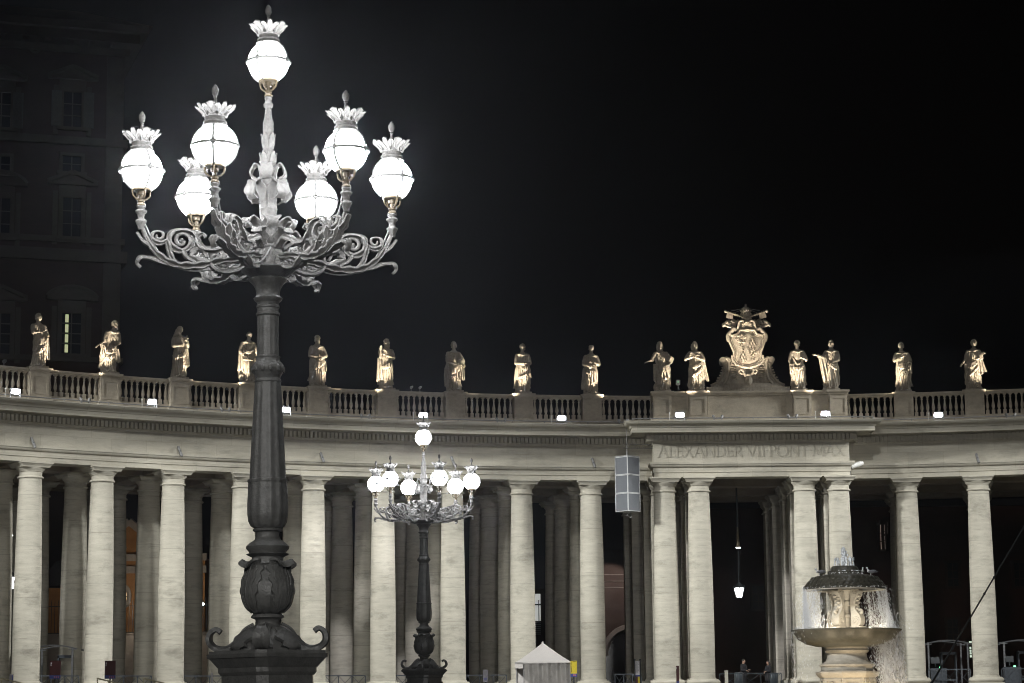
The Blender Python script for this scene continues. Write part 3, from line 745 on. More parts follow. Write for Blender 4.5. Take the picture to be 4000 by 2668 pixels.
    # supply cables sagging between the arms
    m = MB()
    for a0_, a1_, s_ in ((0, 5, .0), (1, 2, .1)):
        def P(k, r, z): w = A0 - PI / 2 + k * PI / 3; return (r * math.cos(w), r * math.sin(w), z)
        m.tube(bez([P(a0_, 1.60, 8.15), P(a0_, 1.52, 7.85), P(a0_, 1.2, 7.45), P(a0_, .6, 7.3), P(a0_ + .2, .38, 7.36), P(a0_ + .5, .3, 7.55)], 6), .011, 5)
        m.tube(bez([P(a1_, 1.72, 8.22), P(a1_, 1.62, 7.9), P(a1_, 1.35, 7.4), P(a1_, .95, 7.26), P(a1_, .5, 7.36)], 6), .011, 5)
    m.build('cable', GREYMETAL, root, smooth=60)
    return root
LS = 1.056
lamp1 = make_lamp((at_y(1050, 2543, 30.9).x, 30.9, at_y(1047, 2543, 30.9).z - 2.33 * LS), R_(45))
lamp1.scale = (LS, LS, LS)
tag(lamp1, 'tallest ornate iron lamp post with seven lit globes, close in front at the left', 'lamp post', 'ornate lamp posts on the square')
_dx = at_y(1053, 233, 30.9).x - at_y(1050, 2543, 30.9).x
lamp1.rotation_mode = 'XYZ'
lamp1.matrix_world = Matrix.Translation(lamp1.location) @ RY(_dx / (8.25)) @ RZ(R_(45)) @ Matrix.Diagonal((LS, LS, LS, 1))
lamp2 = tree_copy(lamp1, None, (-3.22, 81.0, at_y(1640, 2613, 81.0).z - 2.33 * LS), R_(45 + 98))
lamp2['label'] = 'smaller looking farther ornate iron lamp post with seven lit globes, standing before the columns'
# ---------------------------------------------------------------- carved saints on the balustrade
def lerp(tab, z):
    for (z0, *a), (z1, *b) in zip(tab, tab[1:]):
        if z <= z1:
            t = (z - z0) / (z1 - z0); t = max(0, min(1, t)); t = t * t * (3 - 2 * t)
            return [p + (q - p) * t for p, q in zip(a, b)]
    return list(tab[-1][1:])
ROBE = [(0, .42, .34), (.15, .40, .33), (.6, .365, .31), (1.1, .37, .32), (1.45, .375, .31), (1.75, .31, .255), (2.05, .37, .27), (2.3, .40, .245), (2.42, .36, .21), (2.5, .22, .165), (2.56, .125, .125), (2.66, .105, .11)]
def make_hand(mb, w, d, s=1.0, curlk=.5, thumb=1):
    """palm, four unequal bent fingers and a thumb from the side of the palm"""
    w = Vector(w); d = Vector(d).normalized(); a = d.cross(Vector((0, 0, 1))); a = a.normalized() if a.length > .1 else Vector((1, 0, 0)); n = a.cross(d)
    p = w + d * .10 * s
    B = Matrix((a, d, n)).transposed().to_4x4(); B.translation = p
    mb.ball((0, 0, 0), (.075 * s, .11 * s, .04 * s), 10, 8, B)
    for k, (off, L) in enumerate(((-.055, .14), (-.018, .165), (.02, .155), (.055, .12))):
        b0 = p + a * off * s + d * .08 * s; b1 = b0 + d * L * .55 * s - n * .02 * s; b2 = b1 + (d * (1 - curlk) - n * curlk) * L * .55 * s
        mb.tube([b0, b1, b2], [.024 * s, .021 * s, .015 * s], 6)
    t0 = p + a * (.06 * thumb * s) - d * .02 * s; t1 = t0 + (a * thumb * .05 + d * .07 - n * .03) * s
    mb.tube([t0, t1, t1 + (d * .06 - n * .03) * s], [.028 * s, .024 * s, .016 * s], 6)
def statue(seed, lean=.0, sway=.08, turn=0.0, head=(0, 0, 0), beard=False, hair='short', L=None, R=None, sashes=(), drops=(), props=(), wide=1.0, knee=1, mantle=True, nf=11):
    rnd = random.Random(seed); mb = MB()
    def cen(z):
        t = z / 2.6
        return (lean * t * t + sway * math.sin(t * PI * 1.15) * (1 if knee > 0 else -1), .05 * math.sin(t * PI) - .03 * t)
    ph = [rnd.uniform(0, 6.28) for _ in range(4)]
    def surf(a, z, out=0.0):
        wx, wy = lerp(ROBE, z); wx *= wide if z < 2.4 else 1
        low = max(0, 1 - z / 2.3)
        f1 = math.sin(nf * a + ph[0] + 1.1 * math.sin(1.7 * z + ph[1]) + .9 * z)
        f2 = math.sin((nf - 5) * a + ph[2] - 1.6 * z)
        fold = (1 - abs(f1) ** .7 * 1.6) * .072 * (.3 + low) + f2 * .045 * (.3 + low)
        # the bent knee pushes the cloth forward
        kx = .16 * knee; dz = z - .95
        kb = .13 * math.exp(-((math.sin(a) * wx - kx) / .16) ** 2 - (dz / .42) ** 2) * (1 if math.cos(a) > 0 else 0)
        if z > 2.46: fold = 0
        cx_, cy_ = cen(z); ta = turn * z / 2.6
        x = (wx + fold + out) * math.sin(a); y = -(wy + fold + out) * math.cos(a) - kb
        return Vector((cx_ + x * math.cos(ta) - y * math.sin(ta), cy_ + x * math.sin(ta) + y * math.cos(ta), z))
    n = 96; zs = [0, .04, .12, .22] + [.35 + .1 * i for i in range(21)] + [2.42, 2.47, 2.51, 2.56, 2.62, 2.68]
    vs = []; fs = []
    for z in zs:
        for i in range(n): vs.append(surf(2 * PI * i / n, z))
    for j in range(len(zs) - 1):
        for i in range(n): k = (i + 1) % n; fs.append((j * n + i, j * n + k, (j + 1) * n + k, (j + 1) * n + i))
    fs.append(tuple(range(n - 1, -1, -1))); fs.append(tuple((len(zs) - 1) * n + i for i in range(n)))
    mb.add(vs, fs)
    # feet
    for sx in (-.16, .2): mb.ball((sx, -.36, .06), (.09, .19, .08), 10, 6)
    # sashes: bunches of cloth folds laid round the body from (angle, z) to (angle, z)
    for a0, z0, a1, z1, sag, rad, cnt in sashes:
        for c in range(cnt):
            o = (c - (cnt - 1) / 2) * rad * 1.5
            pts = []
            for i in range(15):
                t = i / 14
                pts.append(surf(a0 + (a1 - a0) * t, z0 + (z1 - z0) * t - sag * math.sin(PI * t) * (1 + .18 * c) + o * (.5 + .5 * math.sin(PI * t)), .02 + rad * .4))
            mb.tube(pts, [rad * (.6 + .5 * math.sin(PI * i / 14)) for i in range(15)], 7)
    # hanging drapery: from a point, spreading downwards in folds
    for (x, y, z), (bx, by, bz), w0, w1, th in drops:
        nr = 12; nc = 24; vs = []; fs = []
        p2 = rnd.uniform(0, 6)
        for side in (0, 1):
            for j in range(nr + 1):
                t = j / nr
                for i in range(nc + 1):
                    u = i / nc - .5; w = w0 + (w1 - w0) * t
                    fold = math.sin(u * 16 + p2 + t * 1.2) * .05 * (.3 + t)
                    cxx = x + (bx - x) * t; cyy = y + (by - y) * t; czz = z + (bz - z) * t + .1 * math.sin(u * 5 + p2) * t
                    vs.append((cxx + u * w, cyy + fold + (th if side else -th), czz))
        q = (nr + 1) * (nc + 1)
        for j in range(nr):
            for i in range(nc):
                a = j * (nc + 1) + i; fs.append((a, a + 1, a + nc + 2, a + nc + 1)); fs.append((q + a, q + a + nc + 1, q + a + nc + 2, q + a + 1))
        for j in range(nr):
            for i in (0, nc): a = j * (nc + 1) + i; fs.append((a, a + nc + 1, q + a + nc + 1, q + a))
        for i in range(nc):
            for j in (0, nr): a = j * (nc + 1) + i; fs.append((a, q + a, q + a + 1, a + 1))
        mb.add(vs, fs)
    # arms: shoulder > elbow > wrist, sleeve, hand
    hx, hy = cen(2.3)
    for sg, arm in ((-1, L), (1, R)):
        if arm is None: continue
        (e, w_, bare) = arm
        s0 = Vector((hx + sg * .33, hy + .0, 2.33)); e = Vector(e); w_ = Vector(w_)
        mb.ball(s0, (.15, .15, .15), 10, 8)
        mb.tube(bez([s0, (s0 + e) / 2 + Vector((sg * .02, 0, 0)), e], 4), [.15, .148, .145, .14, .136, .132, .128, .125, .12], 12)
        mb.ball(e, .12, 10, 8)
        r0, r1 = (.088, .056) if bare else (.12, .085)
        mb.tube([e, (e + w_) / 2, w_], [r0 * 1.1, (r0 + r1) / 2 * 1.05, r1], 12)
        if not bare: mb.tube([(e + w_) / 2 + (w_ - e) * .2, w_ - (w_ - e) * .02], [.11, .125], 12)
        make_hand(mb, w_, w_ - e, 1.15, .45, -sg)
    # head
    yaw, tilt, nod = head
    hc = Vector((cen(2.6)[0] + .04 * math.sin(yaw), cen(2.6)[1] - .03, 2.85))
    H = Matrix.Translation(hc) @ RZ(yaw) @ RY(tilt) @ RX(nod)
    mb.tube([Vector((cen(2.5)[0], cen(2.5)[1], 2.46)), hc - Vector((0, -.02, .08))], [.125, .105], 12)
    mb.ball((0, 0, .02), (.148, .182, .205), 18, 14, H); mb.ball((0, -.06, -.09), (.105, .115, .12), 14, 10, H)
    mb.prism([(-.032, -.07), (.032, -.07), (.014, .05), (-.014, .05)], -.235, -.12, H)     # nose
    mb.tube([(-.10, -.15, .055), (0, -.185, .045), (.10, -.15, .055)], .024, 6, H)            # brow
    mb.ball((0, -.165, -.115), (.05, .03, .018), 8, 6, H)                                     # lips
    for sx in (-1, 1):
        mb.ball((sx * .155, .01, -.02), (.025, .045, .06), 8, 6, H)
        mb.ball((sx * .052, -.158, .008), (.026, .02, .016), 8, 6, H)
    if hair in ('short', 'curly', 'long'):
        for k in range(46):
            a = rnd.uniform(0, 6.28); e_ = rnd.uniform(.15, 1.5)
            x, y, z = math.cos(a) * math.cos(e_), math.sin(a) * math.cos(e_), math.sin(e_)
            if y < -.45 and z < .75: continue
            mb.ball((x * .16, y * .19 + .01, z * .215 + .02), .045 if hair != 'curly' else .058, 7, 5, H)
        for k in range(22): 
            a = rnd.uniform(-.5, PI + .5); mb.ball((math.cos(a) * .155, math.sin(a) * .175, rnd.uniform(-.12, .08)), .045, 7, 5, H)
    if hair == 'long':
        for k in range(9):
            a = -.25 + (PI + .5) * k / 8
            mb.tube([(math.cos(a) * .15, math.sin(a) * .16, .05), (math.cos(a) * .175, math.sin(a) * .19, -.12), (math.cos(a) * .16, math.sin(a) * .18 + .02, -.30)], [.06, .06, .035], 6, H)
    if hair == 'veil':
        mb.ball((0, .02, .04), (.185, .215, .225), 16, 12, H)
        mb.tube([(0, .10, .0), (0, .16, -.25), (0, .17, -.52)], [.19, .19, .24], 14, H)
    if hair == 'mitre':
        mb.prism([(-.15, .10), (.15, .10), (.16, .26), (0, .46), (-.16, .26)], -.13, .14, H)
    if hair == 'cap': mb.lathe([(.17, .06), (.18, .12), (.15, .2), (.05, .24)], 14, H)
    if hair == 'tonsure':
        for k in range(26): a = 2 * PI * k / 26; mb.ball((math.cos(a) * .15, math.sin(a) * .175, .07 if math.sin(a) < -.3 else .0), .045, 7, 5, H)
    if beard:
        for k in range(30): a = rnd.uniform(-2.6, -.55); mb.ball((math.cos(a) * .115, math.sin(a) * .15 - .02, rnd.uniform(-.24, -.09)), rnd.uniform(.03, .045), 7, 5, H)
        mb.tube([(0, -.14, -.14), (.0, -.17, -.25), (.02, -.16, -.34)], [.08, .06, .02], 8, H)
    if mantle:   # cloak over the shoulders and down the back
        vs = []; fs = []; nz = 18; na = 20
        for out in (.05, -.02):
            for j in range(nz + 1):
                z = .28 + (2.38 - .28) * j / nz
                for i in range(na + 1):
                    a = PI * .50 + (PI) * i / na
                    vs.append(surf(a, z, out + .02 + .07 * (1 - j / nz) + .03 * math.sin(9 * a + ph[3] + z)))
        q = (nz + 1) * (na + 1)
        for j in range(nz):
            for i in range(na): a = j * (na + 1) + i; fs.append((a, a + 1, a + na + 2, a + na + 1)); fs.append((q + a, q + a + na + 1, q + a + na + 2, q + a + 1))
        for j in range(nz):
            for i in (0, na): a = j * (na + 1) + i; fs.append((a, a + na + 1, q + a + na + 1, q + a))
        for i in range(na):
            for j in (0, nz): a = j * (na + 1) + i; fs.append((a, q + a, q + a + 1, a + 1))
        mb.add(vs, fs)
        mb.tube([surf(PI * .62, 2.2, .04), surf(PI * .5, 2.36, .05), surf(.55, 2.40, .05), surf(0, 2.32, .05), surf(-.55, 2.40, .05), surf(-PI * .5, 2.36, .05), surf(-PI * .62, 2.2, .04)], .055, 8)
    for pr in props:
        kind, p = pr[0], Vector(pr[1])
        if kind == 'book': mb.box((0, 0, 0), (.30, .10, .42), Matrix.Translation(p) @ RY(pr[2]) @ RX(-.3))
        if kind == 'open_book':
            for sg in (-1, 1): mb.box((sg * .12, 0, 0), (.26, .07, .44), Matrix.Translation(p) @ RY(pr[2]) @ RZ(sg * .45) @ RX(-.25))
        if kind == 'cross':
            mb.tube([p, p + Vector((pr[2], 0, .62))], .035, 6); mb.tube([p + Vector((pr[2] * .65 - .14, 0, .42)), p + Vector((pr[2] * .65 + .14, 0, .42))], .035, 6)
        if kind == 'palm':
            for k in range(7): mb.tube([p, p + Vector(((k - 3) * .035 + pr[2], -.02, .35)), p + Vector(((k - 3) * .09 + pr[2] * 2, 0, .62 - abs(k - 3) * .05))], [.03, .03, .012], 5)
        if kind == 'bundle': mb.ball(p, (.24, .2, .2), 12, 8); mb.ball(p + Vector((.08, -.05, .14)), (.13, .13, .11), 10, 8)
        if kind == 'block': mb.ball(p, (.2, .22, .28), 10, 6)
    return remesh(mb, .022, 1)
# one entry per saint: place on the balustrade, label, pose (x right, -y to the front, metres)
ST = [
 (0, 'robed stone statue, one arm across the chest, head turned right, standing leftmost', dict(seed=1, lean=.0, sway=.11, head=(.5, 0, -.1), hair='short', L=((-.42, -.22, 1.93), (.02, -.42, 2.02), True), R=((.50, -.1, 1.85), (.34, -.36, 1.72), False), sashes=[(-1.1, 1.35, 1.2, 1.85, .12, .07, 4), (-1.0, .75, 1.1, 1.6, .1, .06, 3)], drops=[((.42, -.2, 1.7), (.46, -.12, .55), .25, .45, .05)], knee=1, mantle=False)),
 (1, 'bearded stone statue leaning back with one hand held out low, before the palace corner', dict(seed=2, lean=.28, sway=.04, head=(.55, .1, -.05), beard=True, hair='curly', L=((-.30, -.12, 1.82), (-.66, -.22, 1.60), True), R=((.58, -.15, 1.8), (.22, -.42, 1.52), True), sashes=[(-.8, 1.2, 1.2, 1.55, .1, .07, 3), (-.6, .8, .9, 1.25, .12, .06, 3)], drops=[((-.48, -.2, 1.6), (-.28, -.15, .95), .28, .4, .05), ((.36, -.3, 1.4), (.5, -.15, .7), .25, .5, .05)], knee=-1)),
 (2, 'slim stone statue with bowed veiled head pressing a small cross to its shoulder', dict(seed=3, lean=.05, sway=.07, head=(.35, .05, .25), hair='veil', L=((-.40, -.15, 1.88), (.12, -.40, 1.95), False), R=((.5, -.12, 1.9), (.34, -.38, 2.06), True), sashes=[(-1.0, 1.2, 1.2, 1.75, .12, .065, 3)], drops=[((.40, -.22, 1.75), (.42, -.16, .75), .2, .4, .05)], props=[('cross', (.30, -.42, 1.9), .05)], knee=1, mantle=False)),
 (3, 'stone statue in a wide cape, one hand stretched out towards the tall lamp post', dict(seed=4, lean=.0, sway=.05, head=(.55, 0, 0), hair='tonsure', L=((-.52, -.1, 1.85), (-.36, -.36, 1.62), False), R=((.52, -.08, 1.88), (.78, -.25, 2.16), False), sashes=[(-1.0, 2.1, 1.0, 2.1, .28, .06, 3), (-.9, 1.35, .9, 1.35, .04, .05, 1)], drops=[((-.5, -.08, 1.75), (-.46, -.05, .75), .2, .42, .06), ((.5, -.02, 1.95), (.52, 0, .7), .25, .38, .06)], props=[('block', (-.42, -.1, .25))], wide=1.05, knee=-1)),
 (4, 'bearded stone statue with both arms wrapped in its cloak, just right of the tall lamp', dict(seed=5, lean=.0, sway=.03, head=(.3, 0, 0), beard=True, hair='curly', L=((-.48, -.12, 1.82), (.05, -.42, 1.78), False), R=((.52, -.12, 1.84), (.1, -.42, 1.66), False), sashes=[(-1.2, 2.0, 1.2, 2.0, .3, .06, 3), (-1.2, 1.3, 1.2, 1.65, .14, .07, 4), (-1.2, .95, .9, 1.45, .1, .055, 2)], drops=[((.40, -.2, 1.5), (.42, -.15, .9), .2, .34, .05)], wide=1.04, knee=1)),
 (5, 'bearded stone statue raising one hand to its shoulder, long cloak hanging at its side', dict(seed=6, lean=.06, sway=.06, head=(.7, 0, 0), beard=True, hair='curly', L=((-.36, -.30, 1.95), (-.40, -.42, 2.28), True), R=((.46, -.18, 1.92), (-.12, -.44, 2.05), True), sashes=[(-.9, 1.3, 1.0, 1.75, .1, .06, 3)], drops=[((-.42, -.12, 1.9), (-.36, -.12, .5), .25, .5, .06), ((.2, -.35, 1.5), (.24, -.3, .6), .2, .4, .04)], knee=1)),
 (6, 'stone statue with bare arms gathering a bundle of cloth at its left hip', dict(seed=7, lean=-.04, sway=.07, head=(-.35, -.1, .2), hair='short', L=((-.44, -.14, 1.82), (.12, -.44, 1.62), True), R=((.56, -.12, 1.86), (.50, -.36, 1.66), True), sashes=[(-1.2, 1.15, 1.2, 1.6, .12, .07, 4), (-.8, .7, 1.0, 1.4, .1, .055, 2)], drops=[((.52, -.12, 1.7), (.46, -.1, .75), .22, .36, .06), ((0, -.36, 1.4), (.05, -.34, .75), .25, .6, .05)], props=[('bundle', (.36, -.34, 1.78))], knee=-1, wide=1.05)),
 (7, 'narrow stone statue with hands joined at the waist over a long knotted cloak', dict(seed=8, lean=.03, sway=.05, head=(.1, 0, .05), hair='short', L=((-.42, -.15, 1.82), (.08, -.42, 1.78), False), R=((.46, -.14, 1.84), (.22, -.42, 1.82), True), sashes=[(-1.1, 2.0, .8, 1.5, .12, .06, 4), (-1.0, .95, 1.0, 1.3, .1, .055, 2)], drops=[((.32, -.28, 1.55), (.40, -.24, .85), .16, .38, .05)], knee=1)),
 (8, 'stone statue with folded arms and thick waist drapery, last one left of the portal', dict(seed=9, lean=.03, sway=.04, head=(.05, .05, .1), hair='cap', L=((-.46, -.14, 1.84), (.0, -.44, 1.66), False), R=((.52, -.1, 1.86), (.05, -.42, 1.90), False), sashes=[(-1.1, 1.45, 1.2, 1.3, .06, .07, 3), (-1.1, 1.9, .9, 1.35, .1, .05, 2)], drops=[((.05, -.36, 1.4), (.06, -.32, .6), .3, .5, .05)], knee=-1)),
 ('u', -5.42, 'stone statue holding an open book, one hand reaching out, outermost left on the portal', dict(seed=10, lean=-.06, sway=.12, head=(.1, 0, 0), hair='long', beard=True, L=((-.60, -.1, 1.92), (-.82, -.25, 1.84), True), R=((.48, -.18, 1.86), (.42, -.46, 1.72), True), sashes=[(-1.0, 1.15, 1.2, 1.75, .12, .07, 4)], drops=[((.1, -.36, 1.5), (.2, -.32, .75), .3, .5, .05), ((-.42, 0, 1.7), (-.34, .02, .6), .22, .4, .06)], props=[('open_book', (.48, -.46, 1.92), .5), ('block', (-.36, .05, .22))], knee=1)),
 ('u', -3.3, 'stone statue with crossed bare arms and cloak billowing right, beside the coat of arms', dict(seed=11, lean=-.02, sway=-.05, head=(-.6, 0, -.15), hair='long', L=((-.62, -.15, 1.95), (-.12, -.42, 2.10), True), R=((.50, -.14, 1.92), (.0, -.44, 2.02), True), sashes=[(-1.2, 1.5, 1.0, 1.75, .1, .06, 3), (-.9, .9, .9, 1.5, .16, .055, 3)], drops=[((.46, 0, 1.9), (.62, .05, .65), .25, .42, .07)], knee=-1)),
 ('u', 3.08, 'upright bearded stone statue clasping a square book, right of the coat of arms', dict(seed=12, lean=.0, sway=.02, head=(-.1, 0, 0), beard=True, hair='curly', L=((-.48, -.08, 1.84), (-.44, -.28, 1.48), False), R=((.52, -.14, 1.86), (.26, -.42, 1.92), True), sashes=[(-.9, 2.0, .9, 1.95, .34, .05, 3), (-.8, 1.4, .9, 1.5, .14, .05, 3)], drops=[((-.44, -.1, 1.55), (-.40, -.08, 1.05), .18, .26, .05)], props=[('book', (.26, -.46, 2.08), .12)], knee=1)),
 ('u', 5.1, 'stone statue sweeping its cloak out to the left, outer right end of the portal', dict(seed=13, lean=.14, sway=-.05, turn=-.3, head=(-.4, .1, .1), hair='short', L=((-.42, -.2, 1.98), (-.82, -.3, 2.10), False), R=((.52, -.12, 1.84), (.1, -.42, 1.66), True), sashes=[(-.9, 1.9, 1.1, 1.3, .1, .06, 3)], drops=[((-.5, -.22, 2.0), (-.22, -.16, .5), .5, .5, .07)], knee=-1)),
 (12.503, 'stone statue with a hand on the breast, the first one right of the portal', dict(seed=14, lean=.0, sway=.06, head=(-.1, 0, .05), hair='short', L=((-.48, -.16, 1.92), (-.08, -.44, 2.06), True), R=((.52, -.1, 1.86), (.46, -.34, 1.70), False), sashes=[(-1.0, 1.65, 1.2, 1.75, .12, .07, 4), (-.7, .95, 1.0, 1.6, .08, .06, 3)], drops=[((.5, -.24, 1.7), (.46, -.2, 1.1), .22, .3, .06)], knee=1)),
 (13.503, 'stone statue in windblown robe with one hand out low, rightmost of all', dict(seed=15, lean=.06, sway=.06, head=(.4, 0, -.05), hair='curly', L=((-.44, -.12, 1.86), (-.62, -.3, 1.62), True), R=((.54, -.14, 1.9), (.22, -.44, 1.82), True), sashes=[(-1.0, 1.4, 1.2, 1.85, .1, .065, 4), (-.6, .8, .9, 1.4, .1, .055, 2)], drops=[((.44, -.05, 1.85), (.60, -.02, .95), .3, .5, .07), ((-.5, -.22, 1.6), (-.34, -.2, .5), .14, .2, .05)], props=[('palm', (.46, -.3, 1.75), .08)], knee=-1)),
]
for e in ST:
    if e[0] == 'u': _, u, lab, kw = e; x, y, a = u, DP + .45, 0.0
    else: i, lab, kw = e; a = phi(i); x, y = (RAD - DB - .03) * math.sin(a), (RAD - DB - .03) * math.cos(a)
    root = tag(empty('statue', LW(x, y, 21.33), -TC - a), lab, 'statue', 'carved statues along the balustrade')
    b = MB(); b.box((0, 0, .06), (1.06, .86, .12), top=(.97, .97)); b.build('plinth', MARBLE, root, smooth=0)
    me = statue(**kw); me.materials.append(MARBLE); link('figure', me, root, (0, 0, .1))

# ---------------------------------------------------------------- spotlights on the cornice, in pairs between the piers
def cornice_at(px, py, z, d=None):
    p = at_z(px, py, z); return p
SPOTW = (1, .85, .66)
LENS_W = glow('spotlight_lens', (1, .8, .6), 6.0)
def front_pt(i, d):   # on the cornice, d metres in front of the entablature face
    if 8.62 < i < 11.9:
        u = RAD * math.sin(phi(i)); return LW(u, DP - d, 0), 0.0
    r = RF - d; return LW(r * math.sin(phi(i)), r * math.cos(phi(i)), 0), phi(i)
SP = [(.52, (0, 1)), (2.55, (2, 3)), (4.6, (4, 5)), (6.6, (6, 7)), (8.4, (8, None)), (9.76, (-5.42, -3.3)), (10.8, (3.08, 5.1)), (11.98, (None, 12.503)), (14.0, (13.503, None)), (-1.4, (None, None))]
spot_src = None
for n_, (i, tg) in enumerate(SP):
    p, a = front_pt(i, 1.55)
    root = empty('spotlight', (p.x, p.y, 19.30), -TC - a)
    tag(root, 'pair of small tilted spotlights on the cornice edge, aimed up at the statues', 'spotlight', 'pairs of small spotlights on the cornice')
    if spot_src is None:
        b = MB(); b.box((0, 0, .10), (.62, .10, .04)); b.box((-.24, 0, .05), (.06, .12, .1)); b.box((.24, 0, .05), (.06, .12, .1))
        br = b.build('bracket', GREYMETAL, root)
        for s_ in (-1, 1):
            b = MB(); T = TR(s_ * .24, 0, .2) @ RY(s_ * .5) @ RX(-.6)
            b.lathe([(.05, -.10), (.075, -.06), (.085, .12), (.075, .12), (.07, .09)], 14, T); b.build('lamp_head', GREYMETAL, root, smooth=40)
        spot_src = root
    else:
        for ch in list(spot_src.children): tree_copy(ch, root)
    for s_, t_ in zip((-1, 1), tg):
        if t_ is None: continue
        if abs(t_) > 2.9 and 8.62 < i < 11.9: tgt = LW(t_, DP + .4, 24.1)
        else: aa = phi(t_); tgt = LW((RAD - .6) * math.sin(aa), (RAD - .6) * math.cos(aa), 24.1)
        ux = Vector((math.cos(-TC - a), math.sin(-TC - a), 0))
        uy = Vector((-ux.y, ux.x, 0))
        loc = Vector((p.x, p.y, 19.66)) + ux * (.33 * s_) + uy * .125
        spot('statue_spot', loc, tgt, 2900, R_(19), .75, .04, SPOTW)
for k in (-1, 1):
    spot('crest_spot', LW(k * 1.3, DP - 1.8, 19.5), LW(-k * .1, DP + .4, 27.6), 2300, R_(22), .6, .06, SPOTW)
    spot('crest_spot', LW(k * 4.3, DP - 1.85, 19.45), LW(k * .3, DP + .2, 27.0), 5200, R_(15.5), .6, .06, SPOTW)

# ---------------------------------------------------------------- big floodlights standing on the cornice
FL = [(51, 1536), (595, 1574), (1128, 1600), (1664, 1620), (2191, 1639), (2673, 1624), (3205, 1624), (3665, 1629)]
fsrc = None
for px, py in FL:
    p = at_z(px, py, 19.56)
    v = Vector((p.x - CX, p.y - CY)); t = math.atan2(v.x, v.y)
    i = (t - T0) / DT
    pp, a = front_pt(i, 1.80)
    root = empty('floodlight', (pp.x, pp.y, 19.28), -TC - a)
    tag(root, 'bright white floodlight box standing on the cornice, facing the square', 'floodlight', 'floodlights along the cornice')
    if fsrc is None:
        b = MB(); T = TR(0, 0, .34) @ RX(.5)
        b.box((0, .06, 0), (.56, .12, .34), T); b.box((0, .16, 0), (.4, .1, .26), T); b.build('housing', GREYMETAL, root, smooth=0)
        b = MB(); b.prism([(.24 * math.copysign(abs(math.cos(q * PI / 12)) ** .5, math.cos(q * PI / 12)), .135 * math.copysign(abs(math.sin(q * PI / 12)) ** .5, math.sin(q * PI / 12))) for q in range(24)], -.02, 0, T); b.build('lens', FLOODGLASS, root, smooth=0)
        b = MB()
        for s_ in (-.3, .3): b.box((s_, .05, .2), (.025, .06, .4))
        b.box((0, .05, .02), (.72, .12, .03)); b.build('bracket', GREYMETAL, root, smooth=0); fsrc = root
        b = MB(); b.lathe([(.04, 0), (.04, .06), (.02, .08)], 10, TR(-.62, 0, .42)); b.box((-.62, 0, .2), (.03, .03, .42)); b.build('sensor', WHITEMETAL, root, smooth=40)
    else:
        for ch in list(fsrc.children): tree_copy(ch, root)
# ---------------------------------------------------------------- carved coat of arms on the portal attic
CR = tag(empty('coat_of_arms', LW(-.07, DP + .55, 21.33), -TC), 'great carved stone coat of arms with scrolled shield, crown and crossed keys above the portal', 'coat of arms')
K = .0162    # metres per photo pixel here
def cz(y): return (1508 - y) * K      # height above the attic top from photo row
# zoom picture pixels (4.126 per photo px, centre 888) -> metres
def U(x): return (x - 888) / 4.126 * K
def V(y): return (1435 - y) / 4.126 * K * 1.015
m = MB()
left = [(270, 1430), (300, 1345), (380, 1290), (450, 1210), (495, 1100), (520, 1000), (470, 985), (455, 930), (490, 890), (560, 868), (640, 900), (660, 1010)]
pl = [(U(x), V(y)) for x, y in left]; pl += [(-x, z) for x, z in reversed(pl)]
m.prism(pl, .0, .75)
# base slab
m.box((0, .3, .12), (5.2, 1.2, .3)); m.box((0, .3, .38), (4.4, 1.0, .28), top=(.9, .9))
m.build('scrolled_base', MARBLE, CR, smooth=40)
for sg in (-1, 1):
    m = MB()
    def Pm(pts): return [(sg * U(x), y, V(z)) for x, y, z in pts]
    m.tube(bez(Pm([(480, -.08, 1330), (560, -.1, 1230), (590, -.12, 1080), (600, -.1, 960), (560, -.14, 900), (620, -.12, 930), (590, -.1, 950)]), 5), .09, 8)
    m.tube(bez(Pm([(300, -.04, 1330), (420, -.06, 1270), (500, -.06, 1150), (540, -.06, 990)]), 5), .08, 8)
    for k in range(8):
        y = 970 + k * 38; m.ball((sg * U(640 + k * 6), -.05, V(y)), (.2, .09, .06), 8, 6)
    for k in range(7):
        y = 1010 + k * 40; m.ball((sg * U(520 - k * 14 - (k > 4) * 20), -.03, V(y)), (.12, .09, .06), 8, 6)
    vol = [(sg * (U(490) + 0) , -.02, V(935))]
    m.lathe([(.0, -.12), (.2, -.12), (.2, .5), (.0, .5)], 16, TR(sg * U(500), 0, V(930)) @ RX(-PI / 2), cap=False)
    m.build('scroll', MARBLE, CR, smooth=45)
# shield: convex field and rolled rim
half = [(0, 470), (45, 480), (110, 478), (150, 545), (230, 560), (262, 520), (285, 560), (270, 640), (235, 730), (200, 820), (205, 880), (230, 870), (225, 940), (180, 1000), (90, 1040), (0, 1062)]
out = [(U(888 + a), V(y)) for a, y in half]; full = out + [(-x, z) for x, z in reversed(out[1:-1])]
cxm = (0, V(760))
def field_y(x, z): return -.52 + .22 * (x / 1.1) ** 2 + .05 * ((z - cxm[1]) / 1.2) ** 2
m = MB()
NR = 8; n = len(full); vs_ = []; fs_ = []
for j in range(NR + 1):
    k = j / NR
    for x, z in full:
        xx, zz = cxm[0] + (x - cxm[0]) * k, cxm[1] + (z - cxm[1]) * k
        vs_.append((xx, field_y(xx, zz) + (.07 if j == NR else 0), zz))
for j in range(NR):
    for i in range(n): fs_.append((j * n + i, j * n + (i + 1) % n, (j + 1) * n + (i + 1) % n, (j + 1) * n + i))
nb = len(vs_)
for x, z in full: vs_.append((x, .1, z))
for i in range(n): fs_.append((NR * n + i, NR * n + (i + 1) % n, nb + (i + 1) % n, nb + i))
fs_.append(tuple(nb + i for i in range(n)))
m.add(vs_, fs_); sh = m.build('shield', MARBLE, CR, smooth=50)
m = MB()
